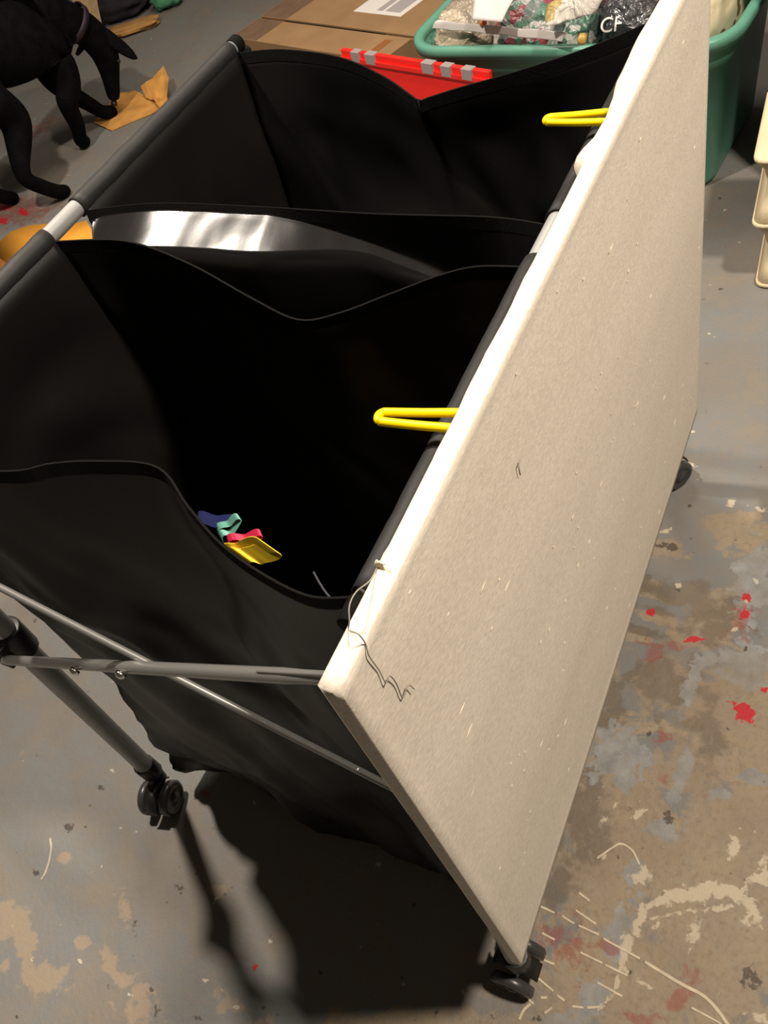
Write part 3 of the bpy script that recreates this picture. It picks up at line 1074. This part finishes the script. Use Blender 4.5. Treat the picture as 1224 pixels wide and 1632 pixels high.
W_, CREAM = (0.55, 0.52, 0.48), (0.60, 0.50, 0.34)
BAGM = {
    'a': bag_material('plastic_over_beige_scraps', [(0.42, 0.33, 0.24), (0.52, 0.43, 0.32), (0.33, 0.27, 0.20), (0.46, 0.38, 0.28)], 7),
    'b': bag_material('plastic_over_green_white_print', [(0.50, 0.49, 0.46), (0.10, 0.22, 0.16), (0.42, 0.42, 0.40), (0.19, 0.22, 0.21), (0.55, 0.5, 0.46), (0.30, 0.06, 0.08)], 24),
    'c': bag_material('plastic_over_purple_print', [(0.20, 0.11, 0.15), (0.42, 0.36, 0.36), (0.12, 0.08, 0.10), (0.30, 0.22, 0.24)], 16),
    'd': bag_material('plastic_over_black_print', [(0.03, 0.03, 0.035), (0.05, 0.045, 0.05), (0.10, 0.09, 0.10)], 8),
    'e': bag_material('cream_print_cloth', [(0.56, 0.50, 0.33), (0.60, 0.54, 0.38), (0.52, 0.45, 0.30), (0.57, 0.50, 0.34)], 9, 0.0),
    'f': bag_material('plastic_over_teal_grey', [(0.20, 0.24, 0.23), (0.28, 0.30, 0.29), (0.16, 0.19, 0.19)], 10),
    'g': bag_material('gold_white_wrap', [(0.52, 0.47, 0.38), (0.48, 0.36, 0.14), (0.60, 0.56, 0.50), (0.50, 0.44, 0.33)], 11, 0.3),
    'h': bag_material('striped_green_packet', [(0.06, 0.15, 0.10), (0.40, 0.42, 0.38), (0.07, 0.10, 0.09)], 30),
}


def pillow(name, c, size, rz, tilt, material, label, cat, seed, amp=0.16, group='bags of craft supplies in the teal tub', seg=(30, 20)):
    """soft crumpled packet: flattened superellipsoid with creases"""
    R = Matrix.Rotation(rz, 3, 'Z') @ Matrix.Rotation(tilt, 3, 'X')
    nu_, nv_ = seg
    V, F = [], []
    for j in range(nv_ + 1):
        ph = math.pi * j / nv_ - math.pi / 2
        for i in range(nu_):
            th = 2 * math.pi * i / nu_

            def pw(a, e):
                return math.copysign(abs(a) ** e, a)
            p = Vector((pw(math.cos(ph), 0.75) * pw(math.cos(th), 0.6), pw(math.cos(ph), 0.75) * pw(math.sin(th), 0.6), pw(math.sin(ph), 0.9)))
            k = 1 + amp * noise.fractal(p * 1.7 + Vector((seed, 0, seed)), 0.7, 2.1, 5)
            k -= amp * 0.55 * abs(noise.noise(p * 3.4 + Vector((0, seed, 0)))) + amp * 0.3 * abs(noise.noise(p * 8.0 + Vector((seed, seed, 0))))
            p = Vector((p.x * size[0] / 2, p.y * size[1] / 2, p.z * size[2] / 2)) * k
            V.append(Vector(c) + R @ p)
    for j in range(nv_):
        for i in range(nu_):
            F.append((j * nu_ + i, j * nu_ + (i + 1) % nu_, (j + 1) * nu_ + (i + 1) % nu_, (j + 1) * nu_ + i))
    o = obj(name, (V, F), material, origin=(c[0], c[1], c[2] - size[2] / 2))
    tag(o, label, cat, group)
    return o


T = TZ


def in_tub(lx, ly, z):
    return (TCX + lx * math.cos(TR) - ly * math.sin(TR), TCY + lx * math.sin(TR) + ly * math.cos(TR), z)


def dots_material():
    mt = bpy.data.materials.new('cream_cloth_with_brown_circles')
    mt.use_nodes = True
    nt = mt.node_tree
    bs = nt.nodes['Principled BSDF']
    tc = nt.nodes.new('ShaderNodeTexCoord')
    vo = nt.nodes.new('ShaderNodeTexVoronoi')
    vo.inputs['Scale'].default_value = 19
    vo.inputs['Randomness'].default_value = 0.8
    rp = nt.nodes.new('ShaderNodeValToRGB')
    rp.color_ramp.elements[0].position = 0.28
    rp.color_ramp.elements[0].color = (0.13, 0.09, 0.04, 1)
    rp.color_ramp.elements[1].position = 0.32
    rp.color_ramp.elements[1].color = (0.58, 0.51, 0.34, 1)
    nt.links.new(tc.outputs['Object'], vo.inputs['Vector'])
    nt.links.new(vo.outputs['Distance'], rp.inputs['Fac'])
    nt.links.new(rp.outputs['Color'], bs.inputs['Base Color'])
    bs.inputs['Roughness'].default_value = 0.85
    return mt


BAGM['e'] = dots_material()
PK = [(-0.265, -0.10, 0.16, 0.19, 0.16, 'a', 'beige fabric scraps in a clear bag at the front left corner of the tub', 'plastic bag', 1.1, 0.00),
      (-0.250, 0.095, 0.18, 0.17, 0.19, 'f', 'grey teal packet in plastic behind the beige scraps', 'plastic bag', 2.7, 0.02),
      (-0.095, -0.10, 0.175, 0.19, 0.15, 'b', 'green and white printed scraps in a clear shiny bag', 'plastic bag', 3.2, 0.005),
      (-0.060, 0.095, 0.18, 0.17, 0.20, 'c', 'purple printed scraps in clear plastic at the back of the tub', 'plastic bag', 4.4, 0.02),
      (0.036, -0.135, 0.075, 0.11, 0.14, 'h', 'small green and white striped packet near the tub rim', 'packet', 5.1, 0.0),
      (0.150, -0.095, 0.145, 0.19, 0.18, 'd', 'black printed packet with pale lettering, in shiny plastic', 'packet', 6.3, 0.01),
      (0.125, 0.095, 0.18, 0.16, 0.21, 'c', 'purple and grey scraps in plastic behind the black packet', 'plastic bag', 7.9, 0.02),
      (0.295, 0.0, 0.105, 0.34, 0.17, 'e', 'cream cloth printed with brown circles at the right end of the tub', 'cloth', 8.2, 0.02)]
packs = {}
for lx, ly, sx, sy, sz, mk, lb, ct, sd, dz in PK:
    packs[mk + ct] = pillow('packed_bag' if mk != 'e' else 'folded_cloth', in_tub(lx, ly, T - 0.035 + dz), (sx, sy, sz), TR + 0.05 * math.sin(sd), 0.0, BAGM[mk], lb, ct, sd,
                            amp=0.10 if mk in 'ed' else 0.16, seg=(44, 30))
blackpack = packs['dpacket']
def sheet(px_pts, zs, material, label, name, cat, group=None, bend=0.02, solid=0.002):
    """small crumpled quad sheet from 4 corners"""
    q = [P(a, b, z=z) for (a, b), z in zip(px_pts, zs)]

    def f(u, v):
        p = q[0].lerp(q[1], u).lerp(q[3].lerp(q[2], u), v)
        return p + Vector((0, 0, bend * math.sin(math.pi * u) * 0.6)) + vnoise(p, 14, bend * 0.5, 3.3)
    o = obj(name, grid(f, 16, 12), material, solid=solid, origin=q[0])
    tag(o, label, cat, group)
    return o


sheet([(752, 32), (765, -40), (835, -30), (800, 36)], [T + 0.07, T + 0.13, T + 0.13, T + 0.07], 'white_label', 'white card slip standing among the bags in the tub', 'card_slip', 'card', bend=0.006)
sheet([(870, 46), (880, 5), (985, -20), (950, 20)], [T + 0.06, T + 0.09, T + 0.12, T + 0.08], BAGM['g'], 'gold and white wrapping paper lying on top of the bags', 'wrapping_paper', 'paper', bend=0.02)
sheet([(690, 45), (700, 33), (905, 52), (895, 66)], [T + 0.022, T + 0.04, T + 0.04, T + 0.022], 'white_label', 'long pale plastic strip lying along the front rim of the tub', 'plastic_strip', 'strip', bend=0.008)
pillow('trinket', P(770, 36, z=T + 0.045), (0.018, 0.016, 0.014), 0, 0, mat('orange_trinket', (0.6, 0.17, 0.06), rough=0.3), 'small orange trinket beside the white card in the tub', 'trinket', 9.0, group=None, seg=(14, 10))
pillow('trinket', P(928, 62, z=T + 0.03), (0.020, 0.020, 0.022), 0, 0, mat('amber_trinket', (0.55, 0.33, 0.08), rough=0.3), 'small amber trinket next to the black lettered packet', 'trinket', 9.6, group=None, seg=(14, 10))


def letters(txt, loc, size, rot, material, parent, name):
    cu = bpy.data.curves.new(name, 'FONT')
    cu.body = txt
    cu.size = size
    cu.extrude = 0.0006
    cu.align_x = 'CENTER'
    tmp = bpy.data.objects.new(name, cu)
    C.objects.link(tmp)
    dg = bpy.context.evaluated_depsgraph_get()
    me = bpy.data.meshes.new_from_object(tmp.evaluated_get(dg))
    bpy.data.objects.remove(tmp)
    me.materials.clear()
    me.materials.append(M[material] if isinstance(material, str) else material)
    o = bpy.data.objects.new(name, me)
    C.objects.link(o)
    o.parent = parent
    o.location = Vector(loc) - origin_of(parent)
    o.rotation_euler = rot
    return o


from mathutils.bvhtree import BVHTree
_o = origin_of(blackpack)
_bv = BVHTree.FromPolygons([v.co + _o for v in blackpack.data.vertices], [tuple(p.vertices) for p in blackpack.data.polygons])
_dir = (ROT @ Vector((975 - 612, 42 - 816, FPX))).normalized()
_hit, _nr, _i, _d = _bv.ray_cast(Vector((0, 0, CAM_H)), _dir)
if _hit is None:
    _hit, _nr = Vector((-0.5, 1.9, T + 0.06)), Vector((0, -0.6, 0.8))
_nr = (Vector((0, -0.62, 0.78)) * 0.6 + _nr * 0.4).normalized()
_xx = (Vector((1, 0, 0)) - _nr * _nr.x).normalized()
_yy = _nr.cross(_xx)
_m = Matrix((_xx, _yy, _nr)).transposed()
letters('CF', _hit + _nr * 0.005 - _yy * 0.012, 0.042, _m.to_euler(), 'white_label', blackpack, 'printed_lettering')
# brown circles printed on the cream cloth
# ------------------------------------------------------------------ red folded crate
red = ROOT('folded_crate', (-1.02, 1.80, 0), 'red plastic folded crate with grey tabs, standing between cardboard box and teal tub', 'crate')
ra, rb = P(542, 79, z=0.36), P(778, 115, z=0.36)
rd = (rb - ra).normalized()
rn = Vector((-rd.y, rd.x, 0))
RL = (rb - ra).length


def rbox(s0, s1, t0, t1, z0, z1):
    c = ra + rd * (s0 + s1) / 2 + rn * (t0 + t1) / 2
    c.z = (z0 + z1) / 2
    return box(c, (s1 - s0, t1 - t0, z1 - z0), math.atan2(rd.y, rd.x))


obj('panel', rbox(0, RL, 0, 0.012, 0, 0.36), 'red', red, smooth=False, bevel=0.002)
for zz in (0.10, 0.22, 0.335):
    obj('rib', rbox(0, RL, -0.006, 0.0, zz, zz + 0.010), 'red', red, smooth=False)
for f0_, f1_ in ((0.09, 0.145), (0.195, 0.26), (0.59, 0.66), (0.716, 0.775), (0.845, 0.905)):
    obj('grey_tab', rbox(RL * f0_, RL * f1_, -0.007, 0.013, 0.338, 0.3615), 'grey_tab', red, smooth=False)

# ------------------------------------------------------------------ cardboard box
BH = 0.20
b0, b1 = P(381, 66, z=BH), P(413, 0, z=BH)
s0, s1 = P(415, 27, z=BH), P(652, 58, z=BH)
ux = (s1 - s0).normalized()
uy = Vector((-ux.y, ux.x, 0))
corner = s0 - ux * 0.004
LEN = (s1 - s0).length + 0.019
DEP = 0.21
bx_ = ROOT('cardboard_box', (corner + ux * LEN / 2).xy.to_3d(), 'closed brown cardboard shipping box with a white label behind the cart', 'box')


def cb(x0, x1, y0, y1, z0, z1):
    c = corner + ux * (x0 + x1) / 2 + uy * (y0 + y1) / 2
    c.z = (z0 + z1) / 2
    return box(c, (x1 - x0, y1 - y0, z1 - z0), math.atan2(ux.y, ux.x))


DPN = 0.135
obj('side_wall', cb(0, LEN, -DPN, -DPN + 0.005, 0, BH - 0.006), 'cardboard', bx_, smooth=False)
obj('side_wall', cb(0, LEN, DEP - 0.005, DEP, 0, BH - 0.006), 'cardboard', bx_, smooth=False)
obj('end_wall', cb(0, 0.005, -DPN + 0.005, DEP - 0.005, 0, BH - 0.006), 'cardboard_dark', bx_, smooth=False)
obj('end_wall', cb(LEN - 0.005, LEN, -DPN + 0.005, DEP - 0.005, 0, BH - 0.006), 'cardboard', bx_, smooth=False)
obj('bottom', cb(0.005, LEN - 0.005, -DPN + 0.005, DEP - 0.005, 0, 0.005), 'cardboard', bx_, smooth=False)
fl1 = obj('top_flap', cb(0, LEN, 0.006, DEP, BH - 0.006, BH), 'cardboard', bx_, smooth=False, bevel=0.001)
fl2 = obj('top_flap', cb(0, LEN - 0.0, -DPN, -0.006, BH - 0.0065, BH - 0.001), 'cardboard', bx_, smooth=False, bevel=0.001)
obj('inner_flap', cb(0.006, 0.12, -DPN + 0.01, DEP - 0.01, BH - 0.014, BH - 0.0075), 'cardboard_dark', bx_, smooth=False)
obj('inner_flap', cb(LEN - 0.12, LEN - 0.006, -DPN + 0.01, DEP - 0.01, BH - 0.014, BH - 0.0075), 'cardboard_dark', bx_, smooth=False)
obj('shade_strip', cb(0.004, 0.135, 0.008, DEP - 0.002, BH, BH + 0.0006), 'shaded_cardboard', fl1, smooth=False)  # shadow across the left end of the box top, painted as a strip
obj('shade_strip', cb(0.004, 0.135, -DPN + 0.002, -0.008, BH - 0.001, BH - 0.0004), 'shaded_cardboard', fl2, smooth=False)  # the same painted shadow on the near flap
obj('hand_hole', cb(LEN - 0.085, LEN - 0.055, -0.095, -0.03, BH - 0.001, BH - 0.0003), M['orange_back'], fl2, smooth=False)
lq = [P(563, 18, z=BH + 0.001), P(639, 26, z=BH + 0.001)]
li = (lq[0] - corner).dot(ux)
lj = (lq[0] - corner).dot(uy)
lw = (lq[1] - lq[0]).length
lab = obj('shipping_label', cb(li, li + lw, lj, lj + 0.15, BH + 0.0002, BH + 0.0012), 'white_label', fl1, smooth=False)
# barcode blocks
for a, b in ((0.42, 0.54), (0.60, 0.90)):
    obj('barcode', cb(li + lw * a, li + lw * b, lj + 0.02, lj + 0.14, BH + 0.0012, BH + 0.0018), 'print', bx_, smooth=False)

# ------------------------------------------------------------------ black suitcase right of the tub
sc = ROOT('suitcase', (0.028, 2.045, 0), 'black soft suitcase on wheels standing right of the teal tub', 'suitcase')
obj('case_body', loft([rrect(0.028, 2.045, 0.27, 0.18, 0.06, z, 0.08) if 0.06 < z < 0.62 else rrect(0.028, 2.045, 0.25, 0.16, 0.06, z, 0.08)
                       for z in (0.045, 0.062, 0.10, 0.3, 0.55, 0.61, 0.63)]), 'black_cloth', sc)
obj('front_pocket', loft([rrect(0.028, 1.855, 0.21, 0.03, 0.025, z, 0.08) for z in (0.10, 0.11, 0.38, 0.40)]), 'black_cloth', sc)
obj('carry_handle', tube(smooth_path([(-0.06, 2.04, 0.625), (-0.05, 2.04, 0.655), (0.02, 2.04, 0.665), (0.09, 2.04, 0.655), (0.10, 2.04, 0.625)], 5), 0.009, 8), 'black_plastic', sc)
for x, y in ((-0.19, 1.895), (0.20, 1.95), (-0.19, 2.18), (0.20, 2.2)):
    obj('wheel', lathe((x - 0.012, y, 0.026), (1, 0, 0), [(0, 0.020), (0.003, 0.026), (0.021, 0.026), (0.024, 0.020)], 18), 'tyre', sc)

# ------------------------------------------------------------------ cream organizer at the right edge
og = ROOT('cloth_organizer', (0.03, 1.60, 0), 'cream cloth collapsible organizer with stiff flared shelves at the right edge', 'organizer')
OCX, OCY = 0.020, 1.645
zs_ = [0.0, 0.140, 0.275]
xo_ = [0.0, -0.016, -0.022]


def orr(z, g, dx=0.0):
    return rrect(OCX + dx, OCY, 0.21 + g, 0.12 + g, 0.02, z, math.radians(4), 3)


for z, dx in zip(zs_, xo_):
    obj('shelf_board', loft([orr(z + 0.001, 0.003, dx), orr(z + 0.003, 0.008, dx), orr(z + 0.009, 0.008, dx), orr(z + 0.011, 0.003, dx)]), 'cream_cloth', og)
for i in range(2):
    z0_, z1_, d0_, d1_ = zs_[i], zs_[i + 1], xo_[i], xo_[i + 1]
    lv = lambda t, g: orr(z0_ + 0.010 + (z1_ - z0_ - 0.009) * t, g, d0_ + (d1_ - d0_) * t)
    obj('cloth_wall', loft([lv(0, 0.005), lv(0.2, -0.008), lv(0.5, -0.016), lv(0.8, -0.009), lv(1, 0.005)], close_end=False), 'cream_cloth', og, solid=0.001)


# ------------------------------------------------------------------ paper and card scraps on the floor
def scrap(px_poly, material, label, name, cat, lift, seed, back=None, amp=0.02, origin_z=0.0):
    """crumpled card: outline on the floor, lift(px,py)->height; subdivided fan"""
    pts = [(a, b) for a, b in px_poly]
    n = len(pts)
    cx, cy = sum(a for a, _ in pts) / n, sum(b for _, b in pts) / n
    rings = 6
    V, F = [], []
    dense = []
    for i in range(n):
        a, b = pts[i], pts[(i + 1) % n]
        for k in range(4):
            dense.append((a[0] + (b[0] - a[0]) * k / 4, a[1] + (b[1] - a[1]) * k / 4))
    nd = len(dense)
    for j in range(rings + 1):
        t = 1 - j / rings
        for a, b in dense:
            qx, qy = cx + (a - cx) * t, cy + (b - cy) * t
            h = max(0.002, lift(qx, qy))
            p = P(qx, qy, z=h)
            h2 = amp * fbm((p.x, p.y, 0), 9, seed)
            p.z = max(0.002, p.z + h2 * min(1, h / 0.01))
            V.append(p)
    for j in range(rings):
        for k in range(nd):
            F.append((j * nd + k, j * nd + (k + 1) % nd, (j + 1) * nd + (k + 1) % nd, (j + 1) * nd + k))
    o = obj(name, (V, F), material, smooth=False, solid=0.003, origin=P(cx, cy, z=0))
    tag(o, label, cat)
    return o


sc1 = scrap([(150, 196), (185, 150), (215, 145), (248, 160), (262, 168), (240, 182), (205, 196), (178, 208)], 'cardboard_orange',
            'chewed flat piece of orange brown cardboard under the dog\'s muzzle', 'cardboard_scrap', 'cardboard', lambda a, b: 0.004, 1.0, amp=0.004)
ta_ = scrap([(222, 132), (240, 122), (262, 108), (268, 122), (264, 150), (270, 168), (258, 176), (246, 160), (230, 150)], 'cardboard_orange',
            'upturned crumpled cardboard flap standing beside the flat chewed piece', 'cardboard_scrap', 'cardboard',
            lambda a, b: 0.02 + 0.05 * ss(160, 115, b), 2.0, amp=0.02)

# orange card with a domed edge beside the cart's left rail
orr_ = ROOT('orange_card', P(60, 400, z=0), 'bright orange curled card with a rounded edge on the floor beyond the left rail', 'card')
oc = [(-6, 410), (0, 385), (18, 370), (45, 360), (75, 357), (105, 360), (138, 352), (146, 366), (150, 400), (60, 470), (22, 425)]
oV, oF = [], []
for a, b in oc:
    h = 0.05 * ss(420, 360, b)
    oV.append(P(a, b, z=h + 0.004))
cxy = P(85, 400, z=0.045)
k = len(oV)
oV.append(cxy)
oF = [(i, (i + 1) % k, k) for i in range(k)]
obj('card_face', (oV, oF), 'orange', orr_, solid=0.003)
obj('card_side', ([P(-30, 400, z=0.0), P(-6, 408, z=0.052), P(24, 428, z=0.05), P(70, 480, z=0.01), P(10, 470, z=0.0), P(-30, 440, z=0)],
                  [(0, 1, 2, 3, 4, 5)]), 'orange_back', orr_, solid=0.002)

# pale card flap and soft things behind the dog
pc = scrap([(100, -30), (150, -30), (156, 10), (166, 56), (150, 48), (120, 10)], 'cardboard_pale', 'pale tan cardboard flap leaning behind the dog\'s neck', 'cardboard_flap', 'cardboard',
           lambda a, b: 0.02 + 0.10 * ss(60, -20, b), 5.0, amp=0.01)
hp = [('cloth_heap', (196, 2), (0.26, 0.22, 0.12), 'purple_cloth', 'dark purple cloth heap on the floor behind the dog', 'cloth', 3.0),
      ('cloth_piece', (212, 43), (0.26, 0.09, 0.04), 'tan_cloth', 'tan orange cloth piece below the green plush', 'cloth', 4.0),
      ('plush_toy', (262, -8), (0.15, 0.12, 0.11), 'green_cloth', 'green plush lump on the floor at the top edge', 'plush', 5.0)]
for nm, pxy, sz, mm_, lb, ct, sd in hp:
    c = P(pxy[0], pxy[1], z=sz[2] * 0.45)
    pillow(nm, (c.x, c.y, sz[2] * 0.47), sz, 0.4, 0, mm_, lb, ct, sd, amp=0.22, group=None)

# ------------------------------------------------------------------ dog
dog = ROOT('dog', (-2.53, 1.95, 0), 'black short haired dog with a purple collar sniffing chewed cardboard on the floor', 'dog')
dv, de, dr = [], [], []


def dn(p, r, par=None):
    dv.append(Vector(p) - Vector((-2.53, 1.95, 0)))
    dr.append(r)
    if par is not None:
        de.append((par, len(dv) - 1))
    return len(dv) - 1


pel = dn((-2.50, 1.68, 0.42), (0.085, 0.095))
loin = dn((-2.51, 1.80, 0.425), (0.080, 0.088), pel)
rib = dn((-2.525, 1.93, 0.405), (0.098, 0.118), loin)
che = dn((-2.54, 2.06, 0.395), (0.098, 0.125), rib)
sho = dn((-2.54, 2.15, 0.40), (0.082, 0.098), che)
nk1 = dn((-2.53, 2.225, 0.375), (0.066, 0.072), sho)
nk2 = dn((-2.515, 2.285, 0.315), (0.056, 0.060), nk1)
hd1 = dn((-2.505, 2.315, 0.245), (0.060, 0.060), nk2)
hd2 = dn((-2.510, 2.318, 0.190), (0.053, 0.050), hd1)
mz1 = dn((-2.520, 2.300, 0.130), (0.034, 0.031), hd2)
mz2 = dn((-2.527, 2.280, 0.078), (0.028, 0.026), mz1)
mz3 = dn((-2.530, 2.272, 0.056), (0.019, 0.018), mz2)
# tail
t_ = pel
for q, r in (((-2.49, 1.60, 0.43), 0.03), ((-2.48, 1.50, 0.40), 0.02), ((-2.47, 1.40, 0.33), 0.014), ((-2.47, 1.34, 0.29), 0.008)):
    t_ = dn(q, (r, r), t_)


def leg_chain(start, pts):
    c = start
    for q, r in pts:
        r *= 1.3 if q[2] > 0.05 else 1.25
        c = dn(q, (r, r), c)


leg_chain(che, [((-2.475, 2.09, 0.31), 0.052), ((-2.462, 2.07, 0.215), 0.034), ((-2.470, 2.02, 0.20), 0.030), ((-2.50, 2.04, 0.095), 0.021), ((-2.535, 2.045, 0.035), 0.020), ((-2.552, 2.068, 0.020), 0.022), ((-2.556, 2.095, 0.014), 0.014)])
leg_chain(sho, [((-2.605, 2.14, 0.31), 0.052), ((-2.60, 2.12, 0.22), 0.036), ((-2.595, 2.15, 0.16), 0.027), ((-2.585, 2.205, 0.085), 0.021), ((-2.575, 2.235, 0.035), 0.020), ((-2.566, 2.262, 0.020), 0.022), ((-2.560, 2.290, 0.014), 0.014)])
leg_chain(pel, [((-2.435, 1.735, 0.34), 0.066), ((-2.425, 1.78, 0.27), 0.046), ((-2.42, 1.70, 0.18), 0.027), ((-2.415, 1.665, 0.13), 0.022), ((-2.405, 1.72, 0.06), 0.019), ((-2.40, 1.755, 0.022), 0.021), ((-2.395, 1.792, 0.014), 0.015)])
leg_chain(pel, [((-2.575, 1.71, 0.34), 0.066), ((-2.59, 1.75, 0.27), 0.046), ((-2.60, 1.665, 0.18), 0.027), ((-2.605, 1.63, 0.13), 0.022), ((-2.61, 1.68, 0.06), 0.019), ((-2.612, 1.712, 0.022), 0.021), ((-2.615, 1.748, 0.014), 0.015)])
me = bpy.data.meshes.new('dog_body')
me.from_pydata([tuple(v) for v in dv], de, [])
db = bpy.data.objects.new('dog_body', me)
C.objects.link(db)
db.parent = dog
me.materials.append(M['fur'])
sk = db.modifiers.new('skin', 'SKIN')
sk.use_smooth_shade = True
lay = me.skin_vertices[0] if len(me.skin_vertices) else None
if lay is None:
    bm = bmesh.new()
    bm.from_mesh(me)
    bm.verts.layers.skin.verify()
    bm.to_mesh(me)
    bm.free()
    lay = me.skin_vertices[0]
for i, r in enumerate(dr):
    lay.data[i].radius = r
    lay.data[i].use_root = (i == 0)
sb = db.modifiers.new('sub', 'SUBSURF')
sb.levels = 2
sb.render_levels = 2


def ear(base, tip, side_, label=None):
    base, tip, side_ = Vector(base), Vector(tip), Vector(side_).normalized()
    V = []
    n = 8
    for i in range(n + 1):
        t = i / n
        c = base.lerp(tip, t)
        wv = 0.030 * (1 - t) ** 0.6 * (0.75 + 0.6 * t) + 0.003
        th_ = 0.007 * (1 - t * 0.6)
        nn = (tip - base).cross(side_).normalized()
        for k in range(8):
            a = 2 * math.pi * k / 8
            V.append(c + side_ * wv * math.cos(a) + nn * th_ * math.sin(a))
    F = [(i * 8 + k, i * 8 + (k + 1) % 8, (i + 1) * 8 + (k + 1) % 8, (i + 1) * 8 + k) for i in range(n) for k in range(8)]
    F += [tuple(range(8)), tuple(n * 8 + k for k in range(8))]
    obj('ear', (V, F), 'fur', dog)


ear((-2.470, 2.318, 0.268), P(219, 93, y=2.33), (0.1, 0.6, 0.7))
ear((-2.545, 2.318, 0.268), (-2.64, 2.31, 0.215), (0.1, 0.6, 0.7))
obj('nose', lathe((-2.531, 2.271, 0.058), (-0.1, -0.35, -0.9), [(0, 0.010), (0.008, 0.013), (0.016, 0.010), (0.020, 0.003)], 12), 'nose', dog)
for ex in (-1, 1):
    obj('eye', lathe((-2.512 + ex * 0.040, 2.325, 0.172), (ex * 0.8, 0.5, 0.1), [(-0.006, 0.002), (-0.002, 0.008), (0.003, 0.008), (0.007, 0.003)], 12), 'nose', dog)
# collar ring round the neck
ax = (Vector((-2.505, 2.315, 0.245)) - Vector((-2.53, 2.225, 0.375))).normalized()
cc = Vector((-2.519, 2.262, 0.335))
V, F = lathe(cc, ax, [(-0.010, 0.064), (-0.010, 0.069), (0.010, 0.067), (0.010, 0.062)], 30)
obj('collar', (V, F[:-2]), 'collar', dog, solid=0.002)
